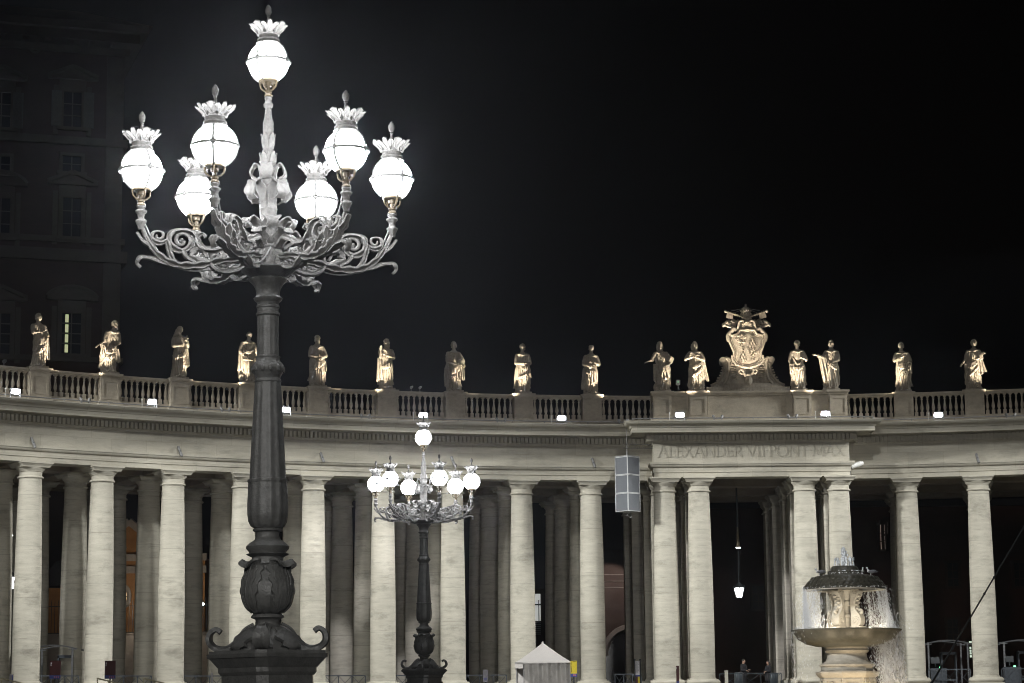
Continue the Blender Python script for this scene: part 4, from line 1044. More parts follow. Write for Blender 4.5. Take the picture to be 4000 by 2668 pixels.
rim = [(x * 1.04, field_y(x, z) - .02, cxm[1] + (z - cxm[1]) * 1.03) for x, z in full]; rim.append(rim[0])
m.tube(rim, .085, 8, sq=1.1)
rin = [(x * .9, field_y(x * .9, z) - .03, cxm[1] + (z - cxm[1]) * .93) for x, z in full]; rin.append(rin[0]); m.tube(rin, .04, 6)
for i in range(len(full) * 3):
    f = i / 3; a, b = full[int(f) % n], full[(int(f) + 1) % n]; t = f - int(f)
    x, z = a[0] + (b[0] - a[0]) * t, a[1] + (b[1] - a[1]) * t
    if z < V(560): m.ball((x * .97, field_y(x, z) - .05, cxm[1] + (z - cxm[1]) * .98), (.05, .05, .035), 6, 5)
for sg in (-1, 1):   # rolled ears at the top and scrolls at the bottom
    m.tube(bez([(sg * .62, -.3, V(470)), (sg * .80, -.34, V(440)), (sg * .92, -.32, V(480)), (sg * 1.06, -.28, V(510)), (sg * 1.18, -.22, V(560)), (sg * 1.12, -.24, V(640))], 5), .14, 8)
    m.tube([Vector((sg * (U(888) + .40), 0, 0)) + Vector((sg * p[0], -.42, p[2])) for p in curl(0, V(1120), .24, .05, 1.2, 1.4, 22)], .075, 8)
    m.tube(bez([(sg * .10, -.45, V(1060)), (sg * .30, -.48, V(1100)), (sg * .18, -.48, V(1180)), (sg * .02, -.46, V(1200))], 5), .08, 8)
m.build('rim', MARBLE, sh, smooth=50)
def mount(cx_, zb, s):   # six hills and a star
    m = MB()
    for row, cnt in ((0, 3), (1, 2), (2, 1)):
        for k in range(cnt):
            x = cx_ + (k - (cnt - 1) / 2) * .17 * s; z = zb + row * .20 * s
            m.ball((x, field_y(x, z) - .02, z + .05 * s), (.078 * s, .08, .17 * s), 10, 8)
    z = zb + .68 * s
    for k in range(8):
        a = k * PI / 4; m.tube([(cx_, field_y(cx_, z) - .06, z), (cx_ + .11 * s * math.cos(a), field_y(cx_, z) - .02, z + .11 * s * math.sin(a))], [.03, .008], 5)
    m.box((cx_, field_y(cx_, zb) - .02, zb - .1), (.56 * s, .06, .035))
    m.build('hills_and_star', MARBLE, sh, smooth=45)
def oak(cx_, zb, s):     # tree with interlaced boughs
    m = MB(); rnd = random.Random(int(zb * 100)); fy = field_y(cx_, zb) - .05
    m.tube([(cx_, fy, zb - .12), (cx_, fy, zb + .25 * s)], [.05, .035], 6)
    for sg in (-1, 1):
        m.tube(bez([(cx_, fy, zb), (cx_ + sg * .16 * s, fy, zb + .18 * s), (cx_ + sg * .12 * s, fy - .03, zb + .42 * s), (cx_ - sg * .1 * s, fy - .03, zb + .55 * s), (cx_ + sg * .05 * s, fy, zb + .72 * s)], 5), .03, 6)
        m.tube(bez([(cx_, fy, zb + .2 * s), (cx_ + sg * .28 * s, fy, zb + .32 * s), (cx_ + sg * .3 * s, fy, zb + .5 * s)], 5), .028, 6)
        m.tube([(cx_, fy, zb - .1), (cx_ + sg * .2 * s, fy, zb - .16)], .025, 5)
    for k in range(26):
        a = rnd.uniform(0, 6.28); r = rnd.uniform(.16, .38) * s
        m.ball((cx_ + r * math.cos(a), fy - .02, zb + .45 * s + r * .85 * math.sin(a)), (.06, .05, .035), 6, 5)
    m.build('oak_tree', MARBLE, sh, smooth=45)
oak(U(790), V(720), .95); mount(U(970), V(735), 1.0); mount(U(815), V(950), .92); oak(U(970), V(915), .85)
# shell, crown, keys and ribbons above
m = MB()
for k in range(9):
    a = (k - 4) * .28; m.tube([(0, -.42, V(455)), (.34 * math.sin(a), -.5, V(455) + .42 * math.cos(a) + .02)], [.03, .07], 6)
for sg in (-1, 1):
    m.tube(bez([(sg * .56, -.38, V(460)), (sg * .5, -.42, V(380)), (sg * .42, -.44, V(330)), (sg * .22, -.46, V(325)), (sg * .2, -.46, V(375)), (sg * .32, -.46, V(370))], 6), .085, 8)
m.prism([(-.56, V(470)), (.56, V(470)), (.5, V(330)), (.2, V(300)), (-.2, V(300)), (-.5, V(330))], -.36, .1)
m.build('shell', MARBLE, CR, smooth=50)
m = MB()
m.lathe([(.26, V(265)), (.30, V(250)), (.31, V(225)), (.32, V(205)), (.29, V(195)), (.30, V(185)), (.33, V(160)), (.30, V(150)), (.28, V(140)), (.26, V(115)), (.18, V(95)), (.08, V(85)), (.06, V(70)), (.07, V(45)), (.0, V(42))], 20, TR(0, -.05, 0))
for z in (V(200), V(150)):
    for k in range(14): a = k * 2 * PI / 14; m.ball((.33 * math.sin(a), -.05 - .33 * math.cos(a), z), (.035, .035, .06), 6, 5)
for k in range(6): m.ball((.1 * (k - 2.5), -.42, V(285) + .05 * math.cos(k)), (.08, .07, .09), 8, 6)
m.build('triple_crown', MARBLE, CR, smooth=45)
for sg in (-1, 1):
    m = MB()
    a, b = Vector((sg * U(888 + 330), -.18, V(160))), Vector((-sg * .1, -.2, V(275)))
    m.tube([a, b], .055, 8); 
    for k in range(9): q = a + (b - a) * (k / 9.5); m.tube([q, q + (b - a) * .03], .085, 8)
    m.ball(a, .085, 8, 6); d_ = (a - b).normalized()
    m.prism([(sg * U(888 + 205), V(215)), (sg * U(888 + 300), V(185)), (sg * U(888 + 325), V(260)), (sg * U(888 + 215), V(290))], -.22, -.12)
    for dx, dz in ((235, 245), (265, 235)): m.box((sg * U(888 + dx), -.23, V(dz)), (.05, .06, .14))
    m.build('key', MARBLE, CR, smooth=40)
    m = MB(); rnd = random.Random(5 + sg)
    for k in range(9):
        x = 160 + k * 24; z = 330 + 22 * math.sin(k * 1.7) + k * 3
        m.tube(bez([(sg * U(888 + x - 30), -.1, V(z - 26)), (sg * U(888 + x), -.22, V(z + 5)), (sg * U(888 + x + 24), -.12, V(z + 24 * math.sin(k)))], 4), [.09] * 4 + [.10] + [.08] * 4, 7)
    m.tube(bez([(sg * U(888 + 180), -.1, V(380)), (sg * U(888 + 250), -.2, V(405)), (sg * U(888 + 320), -.15, V(385)), (sg * U(888 + 380), -.05, V(362))], 5), .10, 8)
    m.build('ribbon', MARBLE, CR, smooth=50)
m = MB()   # carved mask at the foot
m.ball((0, -.40, V(1265)), (.26, .22, .34), 14, 10); m.ball((0, -.60, V(1275)), (.05, .07, .1), 8, 6)
for sg in (-1, 1): m.ball((sg * .1, -.56, V(1245)), (.06, .05, .03), 8, 6); m.tube([(sg * .03, -.6, V(1232)), (sg * .17, -.54, V(1235))], .025, 6)
m.ball((0, -.57, V(1310)), (.09, .05, .03), 8, 6); m.ball((0, -.42, V(1185)), (.28, .2, .14), 10, 8)
m.build('mask', MARBLE, CR, smooth=50)
# thin stay wires
m = MB()
for sg in (-1, 1): m.tube([(0, .0, V(100)), (sg * U(888 + 230), .1, V(140))], .018, 5); m.tube([(0, 0, V(110)), (sg * U(888 + 190), .15, V(170))], .015, 5)
m.build('stay_wire', GREYMETAL, CR, smooth=0)
# ---------------------------------------------------------------- fountain
FX, FY = 14.38, 99.0; fg = gz(99)
F_ST = stone('fountain_travertine', (.44, .41, .35), (.60, .57, .50), streak=(1, 1, 1.5), stain=.55, scale=1.6, fine=14)
F_GR = stone('fountain_granite_bowl', (.10, .098, .08), (.19, .185, .15), rough=.35, streak=(1, 1, .6), stain=.7, stain_col=(.05, .055, .04), scale=1.2)
F_WET = stone('wet_mossy_stone', (.03, .03, .024), (.075, .07, .055), rough=.3, streak=(3, 3, 3), stain=.6, stain_col=(.02, .025, .015), scale=2.5, bump=.5)
FO = tag(empty('fountain', (FX, FY, fg), R_(4)), 'tall stone fountain with mushroom top and wide granite bowl, water falling, lit from within', 'fountain')
def fz(z): return z - fg
m = MB()
def oct_(r): return r
m.lathe([(1.55, 0), (1.55, .5), (1.22, .62), (1.20, fz(3.02)), (1.27, fz(3.06)), (1.34, fz(3.12)), (1.40, fz(3.22)), (1.40, fz(3.28)), (1.25, fz(3.30)), (1.15, fz(3.36))], 8, ph=PI / 8)
for k in range(8):
    B = RZ(k * PI / 4)
    for fx in (-.36, .36): m.box((fx, -1.13, fz(2.0)), (.1, .06, 1.8), B)
    m.box((0, -1.13, fz(2.93)), (.8, .06, .08), B)
ped = m.build('pedestal', F_ST, FO, smooth=20)
for k in range(8):   # eagle relief on every other side, dragon scrolls between
    m = MB(); B = RZ(k * PI / 4)
    if k % 2 == 0:
        m.ball((0, -1.16, fz(2.55)), (.09, .07, .17), 8, 6, B); m.ball((0, -1.2, fz(2.76)), (.05, .05, .06), 8, 6, B)
        for sg in (-1, 1):
            for q in range(4): m.tube(bez([(sg * .06, -1.15, fz(2.62)), (sg * (.16 + .03 * q), -1.17, fz(2.78 - .07 * q)), (sg * (.26 + .01 * q), -1.15, fz(2.66 - .11 * q))], 4), .03, 5, B)
            m.tube([(sg * .04, -1.16, fz(2.42)), (sg * .1, -1.16, fz(2.3))], .03, 5, B)
    else:
        m.tube(bez([(-.12, -1.14, fz(2.8)), (.1, -1.16, fz(2.74)), (-.1, -1.16, fz(2.6)), (.12, -1.16, fz(2.48)), (-.06, -1.14, fz(2.36))], 5), .045, 6, B); m.ball((-.1, -1.16, fz(2.82)), (.09, .05, .06), 8, 6, B)
    m.build('relief', F_ST, ped, smooth=45)
m = MB()
m.lathe([(1.14, fz(3.36)), (1.14, fz(3.50)), (1.20, fz(3.52)), (1.20, fz(3.60)), (1.04, fz(3.66)), (.92, fz(3.76)), (.86, fz(3.88)), (.84, fz(4.08)), (.92, fz(4.12)), (.95, fz(4.2)), (.9, fz(4.26)), (.92, fz(4.36))], 36)
m.build('neck', F_ST, FO, smooth=40)
m = MB()
m.lathe([(.9, fz(4.34)), (1.3, fz(4.37)), (1.75, fz(4.48)), (2.08, fz(4.68)), (2.22, fz(4.88)), (2.30, fz(4.98)), (2.38, fz(5.04)), (2.385, fz(5.09)), (2.30, fz(5.11)), (2.1, fz(4.98)), (1.0, fz(4.86)), (.2, fz(4.84))], 64)
m.build('bowl', F_GR, FO, smooth=50)
WATER, nt, b_ = mat_new('water_surface')
b_.inputs['Base Color'].default_value = (.55, .6, .6, 1); b_.inputs['Roughness'].default_value = .12; b_.inputs['Transmission Weight'].default_value = .6; b_.inputs['IOR'].default_value = 1.33
nz_ = nt.nodes.new('ShaderNodeTexNoise'); nz_.inputs['Scale'].default_value = 6; bp_ = nt.nodes.new('ShaderNodeBump'); bp_.inputs['Strength'].default_value = .6
nt.links.new(nz_.outputs[0], bp_.inputs['Height']); nt.links.new(bp_.outputs[0], b_.inputs['Normal'])
m = MB(); m.lathe([(2.27, fz(5.085)), (.3, fz(5.087))], 48, cap=False); m.build('bowl_water', WATER, FO, smooth=60)
# central stem and four scrolled brackets
m = MB(); m.lathe([(.36, fz(4.85)), (.36, fz(5.1)), (.28, fz(5.14)), (.22, fz(5.3)), (.23, fz(5.6)), (.29, fz(5.64)), (.29, fz(5.74)), (.21, fz(5.78)), (.22, fz(6.1)), (.29, fz(6.14)), (.29, fz(6.3)), (.22, fz(6.34)), (.30, fz(6.55)), (.42, fz(6.8))], 20)
m.build('stem', F_ST, FO, smooth=40)
for k in range(4):
    B = RZ(k * PI / 2 + PI / 4)
    m = MB()
    prof = bez([(.36, 0, 5.22), (.60, 0, 5.20), (.80, 0, 5.28), (.87, 0, 5.46), (.82, 0, 5.68), (.66, 0, 5.88), (.58, 0, 6.10), (.63, 0, 6.38), (.76, 0, 6.58), (.78, 0, 6.80), (.36, 0, 6.80)], 4)
    m.prism([(p.x, fz(p.z)) for p in prof], -.165, .165, B @ RZ(-PI / 2))
    for sg in (-1, 1):   # volute spirals on both cheeks
        m.tube([(p[0], sg * .165, fz(p[2])) for p in curl(.61, 5.45, .19, .03, -.4, 1.8, 30)], .035, 6, B @ RZ(-PI / 2))
        m.tube([(p[0], sg * .165, fz(p[2])) for p in curl(.61, 6.66, .11, .02, 1.2, 1.5, 20)], .025, 6, B @ RZ(-PI / 2))
        m.tube([(p.x - .03, sg * .165, fz(p.z)) for p in prof[8:34]], .03, 6, B @ RZ(-PI / 2))
    for q in range(7):   # fruit and leaves hanging on the face
        z = 5.98 + q * .09; r = lerp([(5.9, .67), (6.1, .61), (6.4, .67), (6.6, .80)], z)[0]
        m.ball((r, (.06 if q % 2 else -.06), fz(z)), (.07, .10, .06), 8, 6, B @ RZ(-PI / 2))
    m.tube(bez([(.69, 0, fz(5.92)), (.81, 0, fz(5.90)), (.83, 0, fz(5.82)), (.75, 0, fz(5.78))], 4), .07, 8, B @ RZ(-PI / 2))
    m.box((.62, 0, fz(5.13)), (.52, .46, .17), B @ RZ(-PI / 2)); 
    m.build('scroll_bracket', F_ST, FO, smooth=40)
# mushroom cap: pale underside, scaled dark top
m = MB(); m.lathe([(.3, fz(6.86)), (1.2, fz(6.84)), (1.70, fz(6.80)), (1.79, fz(6.79)), (1.79, fz(6.82)), (.3, fz(6.9))], 56, cap=False); m.build('cap_underside', F_ST, FO, smooth=40)
m = MB()
m.lathe([(1.78, fz(6.82)), (1.80, fz(6.86)), (1.77, fz(6.92)), (1.70, fz(7.0)), (1.60, fz(7.14)), (1.45, fz(7.3)), (1.25, fz(7.4)), (.95, fz(7.46)), (.78, fz(7.47)), (.74, fz(7.5)), (.70, fz(7.56)), (.62, fz(7.66)), (.60, fz(7.74)), (.55, fz(7.80)), (.50, fz(7.84)), (.1, fz(7.86))], 56)
for row, (r, z, tilt) in enumerate(((1.71, 6.99, .75), (1.61, 7.13, .85), (1.47, 7.27, 1.0))):
    n = 40 - row * 3
    for k in range(n):
        B = RZ(2 * PI * (k + .5 * (row % 2)) / n) @ TR(0, -r, fz(z)) @ RX(tilt)
        m.ball((0, 0, 0), (.125, .13, .03), 8, 5, B)
for k in range(14): m.box((0, -.70, fz(7.57)), (.14, .06, .10), RZ(2 * PI * k / 14))
m.build('cap', F_WET, FO, smooth=40)
# water: drops falling from the rim and the bowl, jets on top
DROP = plain('falling_water', (.75, .78, .82), .25, 0, var=.05, bump=0, spec=.6)
rnd = random.Random(77)
def drop(mb, p, d, l, w):
    d = d.normalized(); a = d.orthogonal().normalized(); b = d.cross(a)
    mb.add([p + d * l, p - d * l, p + a * w, p + b * w, p - a * w, p - b * w], [(0, 2, 3), (0, 3, 4), (0, 4, 5), (0, 5, 2), (1, 3, 2), (1, 4, 3), (1, 5, 4), (1, 2, 5)])
m = MB()
STR = [rnd.uniform(0, 2 * PI) for _ in range(150)]
def curtain(n, r0, spread, z0, z1, wind, dens, lat):
    for _ in range(n):
        a = (rnd.choice(STR) + rnd.gauss(0, .012)) % (2 * PI) if rnd.random() < .75 else rnd.uniform(0, 2 * PI); w = .35 + .65 * (.5 + .5 * math.sin(3 * a + 1.0)) * (.6 + .4 * math.sin(17 * a))
        fr = min(1, max(0, (abs((a + PI) % (2 * PI) - PI) - .62) / .45))     # the sides nearest and farthest run almost dry
        if rnd.random() > w * dens * fr * min(1, max(.12, (2.75 - abs((a + PI) % (2 * PI) - PI)) / .5)): continue
        t = rnd.random() ** .8; r = r0 + abs(rnd.gauss(0, spread)) * (.3 + t)
        x, y = r * math.sin(a) + wind * t * t * abs(rnd.gauss(.6, .5)), -r * math.cos(a)
        z = z0 - (z0 - z1) * t
        v = Vector((math.sin(a) * .12 + wind * t * .5, -math.cos(a) * .1, -1)) + Vector((rnd.gauss(0, lat), rnd.gauss(0, lat), 0))
        drop(m, Vector((x, y, fz(z))), v, rnd.uniform(.03, .08), rnd.uniform(.005, .0095))
curtain(34000, 1.76, .07, 6.85, 5.08, .30, 1.0, .05)
curtain(3500, 1.8, .25, 7.0, 5.0, .7, .9, .15)
curtain(6000, 2.36, .05, 5.05, 1.2, .35, .5, .06)
for _ in range(12000):      # heavier fall down the right-hand side, spray on the bowl
    a = rnd.gauss(1.2, .28); t = rnd.random(); r = 1.55 + .9 * rnd.random() ** 2
    drop(m, Vector((r * math.sin(a) + .25 * t, -r * math.cos(a) * .8, fz(5.0 - 3.9 * t))), Vector((.15 + .1 * rnd.random(), 0, -1)), rnd.uniform(.04, .09), rnd.uniform(.005, .009))
for _ in range(5000):
    a = rnd.uniform(0, 2 * PI); r = rnd.gauss(1.85, .25)
    if r > 2.35 or abs((a + PI) % (2 * PI) - PI) < .75: continue
    drop(m, Vector((r * math.sin(a), -r * math.cos(a), fz(5.10) + abs(rnd.gauss(0, .07)))), Vector((rnd.gauss(0, 1), rnd.gauss(0, 1), rnd.gauss(0, 1))), rnd.uniform(.01, .03), rnd.uniform(.004, .009))
o = m.build('falling_water', DROP, None, smooth=0, loc=(FX, FY, fg)); tag(o, 'thin curtain of falling water drops round the fountain', 'water', kind='stuff')
JET, nt, b_ = mat_new('jet_water')
b_.inputs['Base Color'].default_value = (.85, .88, .9, 1); b_.inputs['Roughness'].default_value = .15; b_.inputs['Transmission Weight'].default_value = .1; b_.inputs['IOR'].default_value = 1.33
m = MB()
for k in range(230):
    t = rnd.random(); z = 7.86 + .80 * t; sp = .035 + .05 * math.sin(PI * min(1, t * 1.05)) * (1 if t > .55 else .5)
    m.ball((rnd.gauss(.02 * math.sin(5 * t), sp * .7), rnd.gauss(0, sp * .7), fz(z)), (rnd.uniform(.018, .04), rnd.uniform(.018, .04), rnd.uniform(.03, .07)), 6, 5)
for k in range(12):
    a = 2 * PI * k / 12 + .1; h = rnd.uniform(.26, .36)
    q = bez([(.30 * math.sin(a), -.30 * math.cos(a), 7.83), (.34 * math.sin(a), -.34 * math.cos(a), 7.83 + h), (.40 * math.sin(a), -.40 * math.cos(a), 7.83 + h * .9), (.44 * math.sin(a), -.44 * math.cos(a), 7.80)], 4)
    m.tube([Vector((p.x, p.y, fz(p.z))) for p in q], [.026 + .016 * math.sin(i * 2.3 + k) for i in range(len(q))], 7)
    for _ in range(9): w_ = rnd.choice(q); m.ball((w_.x + rnd.gauss(0, .03), w_.y + rnd.gauss(0, .03), fz(w_.z) + rnd.gauss(0, .03)), rnd.uniform(.012, .03), 6, 5)
for k in range(260):   # splashes where the water runs over the ledges
    a = rnd.uniform(0, 2 * PI); r, z = rnd.choice(((.72, 7.53), (.8, 7.5), (.66, 7.62), (1.78, 6.9), (1.80, 6.86)))
    m.ball((r * math.sin(a), -r * math.cos(a), fz(z)), (rnd.uniform(.008, .03), rnd.uniform(.008, .03), rnd.uniform(.01, .03)), 5, 4)
o = m.build('water_jet', JET, None, smooth=60, loc=(FX, FY, fg)); tag(o, 'short bubbling water jets on top of the fountain cap', 'water', kind='stuff')
# lamps sunk in the bowl and the basin
def bulb(x, y, z, w, c=(1, .78, .50), r=.06):
    l = bpy.data.lights.new('fountain_lamp', 'POINT'); l.energy = w; l.color = c; l.shadow_soft_size = r
    o = bpy.data.objects.new('fountain_lamp', l); col.objects.link(o); o.location = (FX + x, FY + y, z)
for x, y, w_ in ((-.75, -1.75, 62), (.75, -1.75, 62), (-1.1, .6, 40), (1.1, .6, 40)): bulb(x, y, 5.16, w_, (1, .86, .66))
for x, y in ((-2.3, -2.2), (2.0, -2.6), (0, -3.0)): bulb(x, y, 1.5, 150)
bulb(0, -1.1, 8.3, 10, (.9, .95, 1.0), .15);  # unseen light hanging over the cap, before the jets
# gulls on the cap
FEA = plain('gull_grey', (.16, .165, .175), .7, var=.2, scale=20); FEW = plain('gull_white', (.6, .6, .6), .7, var=.1)
def gull(loc, rz, up, lab, s=1.0):
    root = tag(empty('gull', loc, rz), lab, 'bird')
    b = MB()
    b.ball((0, 0, .17), (.15, .075, .075), 14, 10, RY(-.12)); b.ball((.11, 0, .19), (.075, .06, .07), 10, 8)
    b.tube(bez([(.12, 0, .19), (.155, 0, .25 + up * .02), (.17, 0, .31 + up * .03)], 4), [.055, .05, .045, .04, .038, .036, .036, .038, .04], 8)
    b.ball((.18, 0, .325 + up * .03), (.05, .04, .042), 10, 8); b.tube([(.215, 0, .32 + up * .03), (.28, 0, .305 + up * .03)], [.017, .006], 6)
    b.tube([(-.10, 0, .165), (-.22, 0, .15), (-.31, 0, .145)], [.05, .032, .012], 8, sq=.5)
    for sg in (-1, 1): b.tube([(.01, sg * .03, .12), (.02, sg * .03, .05), (.01, sg * .03, .0)], .011, 6); b.tube([(.0, sg * .03, .005), (.06, sg * .045, .005)], .012, 5)
    me = remesh(b, .011, 1); me.materials.append(FEW); body = link('body', me, root)
    for sg in (-1, 1):
        w = MB(); w.ball((-.06, sg * .062, .185), (.19, .022, .062), 12, 8, RY(.1)); w.tube([(-.16, sg * .05, .18), (-.34, sg * .02, .165)], [.03, .006], 6); w.build('wing', FEA, root, smooth=60)
    root.scale = (s, s, s)
def capz(r): return lerp([(.78, 7.47), (.95, 7.46), (1.25, 7.40), (1.45, 7.30), (1.6, 7.14)], r)[0]
gull((FX - 1.12, FY - .35, capz(1.17)), PI + .25, -1, 'dark gull crouching on the left shoulder of the fountain cap', 1.0)
gull((FX + 1.10, FY - .4, capz(1.17)), .15 + PI, .6, 'pale-headed gull standing on the right shoulder of the fountain cap', .95)
gull((FX + .80, FY + .25, capz(.85)), -1.4, 0, 'gull half hidden in the spray, close beside the fountain\'s upper tier', .9)
# ---------------------------------------------------------------- dark palace behind, on the left
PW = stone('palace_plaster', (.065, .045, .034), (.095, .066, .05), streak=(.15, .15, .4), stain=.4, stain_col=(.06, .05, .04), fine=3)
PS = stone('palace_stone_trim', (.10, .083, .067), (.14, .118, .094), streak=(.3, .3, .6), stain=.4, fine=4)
PG = plain('dark_window_glass', (.015, .016, .02), .2, bump=0)
PSH = plain('shutter_paint', (.12, .11, .10), .7, var=.15)
LITG = glow('lit_window_greenish', (.75, .8, .42), .55)
YAW = R_(-17)
YP = 232.0
org = at_y(462, 1500, YP)      # right corner of the front
PAL = tag(empty('palace', (org.x, org.y, 0), -YAW * 0), 'dark brown palace block with pedimented windows rising behind the left end of the colonnade', 'palace')
# local x runs left along the front (towards the viewer), built with x <= 0
dirx = Vector((math.cos(R_(18)), math.sin(R_(18)), 0))
PAL.rotation_euler = (0, 0, R_(18))
nrm = Vector((dirx.y, -dirx.x, 0))
def loc_at(px, py):
    d = ray(px, py); o = Vector((0, 0, CZ)); k = (Vector((org.x, org.y, 0)) - o).dot(nrm) / d.dot(nrm); p = o + d * k
    return (p - Vector((org.x, org.y, 0))).dot(dirx), p.z
TOPZ = loc_at(440, 205)[1]
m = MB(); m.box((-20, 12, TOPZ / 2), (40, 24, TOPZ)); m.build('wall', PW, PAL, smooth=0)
m = MB()
def course(z0, z1, d, d2=None):
    m.box((-20 + d / 2, 12 - d / 2, (z0 + z1) / 2), (40 + d, 24 + d, z1 - z0))
zc = [loc_at(440, y)[1] for y in (130, 150, 205, 240)]
course(zc[2] - .4, zc[2] + .3, .5)
course(zc[1] - .8, zc[1] + .2, 1.4); course(zc[1] + .2, zc[0] + .4, 2.2)
for k in range(14): m.box((-1.2 - k * 2.3, -.55, zc[2] + 1.0), (.7, 1.0, 1.2))
for y0, y1, d in ((548, 578, .45), (935, 958, .35), (985, 1030, .6), (1400, 1420, .4)): 
    course(loc_at(440, y1)[1], loc_at(440, y0)[1], d)
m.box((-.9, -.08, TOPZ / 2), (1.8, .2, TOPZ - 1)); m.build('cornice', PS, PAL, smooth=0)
m = MB(); rz_ = zc[0] + .4
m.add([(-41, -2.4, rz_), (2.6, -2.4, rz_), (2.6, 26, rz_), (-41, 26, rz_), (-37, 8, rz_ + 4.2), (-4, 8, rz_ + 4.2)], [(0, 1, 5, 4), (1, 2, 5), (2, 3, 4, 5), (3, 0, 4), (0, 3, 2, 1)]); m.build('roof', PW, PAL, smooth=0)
def palwin(cx_, yb, yt, w, ped, shut=None, lit=False, rows=3, frame=.45):
    """window: opening between photo rows yb (sill) and yt (head) at photo column cx_"""
    x, z0 = loc_at(cx_, yb); _, z1 = loc_at(cx_, yt); h = z1 - z0; zm = (z0 + z1) / 2
    f = MB()
    for sx in (-1, 1): f.box((x + sx * (w / 2 + frame / 2), -.15, zm), (frame, .3, h + .02))
    f.box((x, -.16, z1 + frame / 2), (w + 2 * frame, .32, frame)); f.box((x, -.22, z0 - .2), (w + 2 * frame + .5, .45, .36))
    if ped in ('tri', 'seg'):
        zb = z1 + frame + .9; ww = w / 2 + frame + 1.2
        f.box((x, -.12, z1 + frame + .45), (w + 2 * frame, .24, .88)); f.box((x, -.35, zb + .12), (2 * ww, .7, .28))
        if ped == 'tri':
            f.prism([(x - ww, zb + .28), (x + ww, zb + .28), (x, zb + .28 + ww * .42)], -.12, 0)
            for sx in (-1, 1): f.tube([(x + sx * ww, -.34, zb + .36), (x, -.34, zb + .36 + ww * .42)], .2, 4, sq=1.4)
        else:
            P_ = [(x + ww * math.sin(a), zb + .28 + ww * .42 * (math.cos(a) - math.cos(1.2)) / (1 - math.cos(1.2))) for a in [1.2 * (i / 10 * 2 - 1) * 1 for i in range(11)]]
            P_ = [(x + ww * math.sin(a) / math.sin(1.2), zz) for (q, zz), a in zip(P_, [1.2 * (i / 10 * 2 - 1) for i in range(11)])]
            f.prism(P_[::-1], -.12, 0); f.tube([(q, -.34, zz + .1) for q, zz in P_], .2, 4, sq=1.4)
        for sx in (-1, 1): f.box((x + sx * (w / 2 + frame + .35), -.1, zm - .1), (.5, .2, h + 1.6))
    o = f.build('window_frame', PS, PAL, smooth=0)
    g = MB(); g.box((x, -.03, zm), (w, .06, h)); g.build('pane', PG, o, smooth=0)
    b = MB(); b.box((x, -.1, zm), (.12, .08, h))
    for r in range(1, rows): b.box((x, -.1, z0 + h * r / rows), (w, .07, .1))
    b.build('glazing_bar', PSH, o, smooth=0)
    if lit:
        l_ = MB(); 
        n4 = 4
        for q in range(n4): l_.box((x - w * .24, -.075, z0 + h * (q + .5) / n4), (w * .17, .03, h / n4 - .22))
        l_.build('lit_gap', LITG, o, smooth=0)
    if shut:
        for sx in (-1, 1):
            s_ = MB(); s_.box((x + sx * (w / 2 + .75), -.38, zm), (1.05, .1, h * 1.02))
            for r in range(11): s_.box((x + sx * (w / 2 + .75), -.44, z0 + h * (r + .5) / 11), (.85, .05, .12))
            s_.build('shutter', PSH, o, smooth=0)
for dx in (0, -278, -556):
    c = 281 + dx
    palwin(c, 498, 362, 1.85, 'tri', shut=True)
    palwin(c - 2, 672, 612, 1.9, None, rows=2, frame=.35)
    palwin(c - 3, 925, 775, 1.85, 'tri' if dx != -278 else 'seg', rows=3)
    palwin(c - 5, 1382, 1225, 1.95, 'seg' if dx != -278 else 'tri', lit=True, rows=4)
    # small round attic opening
    x, z = loc_at(c - 143, 188)
    r = MB(); r.lathe([(.35, 0), (.6, 0), (.6, .12), (.35, .12)], 18, TR(x, -.02, z) @ RX(PI / 2), cap=False); r.build('roundel', PS, PAL, smooth=30)
# ---------------------------------------------------------------- buildings seen between the columns
OCH = stone('ochre_plaster', (.30, .155, .06), (.42, .23, .095), streak=(.4, .4, .6), stain=.3, stain_col=(.16, .09, .04))
TRIM = stone('grey_stone_trim', (.30, .28, .26), (.42, .40, .37), streak=(.5, .5, .5), stain=.4)
DARKB = stone('dark_building_plaster', (.035, .022, .017), (.06, .04, .03), streak=(.4, .4, .4), stain=.4, stain_col=(.02, .015, .012))
NIGHTROOF = plain('night_roof', (.02, .02, .022), .8)
WARMWIN = glow('lit_amber_window', (1, .55, .26), .75)
PALEWIN = glow('lit_pale_window', (.8, .95, .75), .9)
PINKWIN = glow('lit_pink_window', (1, .66, .5), .22)
BY = 196.0
def P3(px, py, Y=BY): return at_y(px, py, Y)
# ochre house with gable, oval window
x0 = P3(455, 2300).x; x1 = P3(800, 2300).x; zt = P3(500, 2180).z; zp = P3(520, 2070).z; zb = gz(BY)
HO = tag(empty('ochre_house', ((x0 + x1) / 2, BY, zb)), 'ochre plastered house with stone gable and lit oval window, seen between the left columns', 'house')
w = (x1 - x0) / 2; h = zt - zb
m = MB(); m.box((0, 3, h / 2), (2 * w, 6, h)); m.box((-w - 3.5, 4, (P3(140, 2295).z - zb) / 2), (7, 6, P3(140, 2295).z - zb)); m.build('wall', OCH, HO, smooth=0)
gx = P3(500, 2100).x - (x0 + x1) / 2
m = MB(); m.prism([(gx - 3.4, h), (gx + 3.6, h), (gx + .1, zp - zb + .5)], 0, .5); m.build('gable', OCH, HO, smooth=0)
m = MB()
for a_, b_ in (((gx - 3.7, h + .1), (gx + .1, zp - zb + .75)), ((gx + 3.9, h + .1), (gx + .1, zp - zb + .75))): m.tube([(a_[0], -.1, a_[1]), (b_[0], -.1, b_[1])], .42, 4)
for y0, y1 in ((2165, 2192), (2213, 2240)): m.box((0, -.08, (P3(500, (y0 + y1) / 2).z - zb)), (2 * w + .3, .4, P3(500, y0).z - P3(500, y1).z))
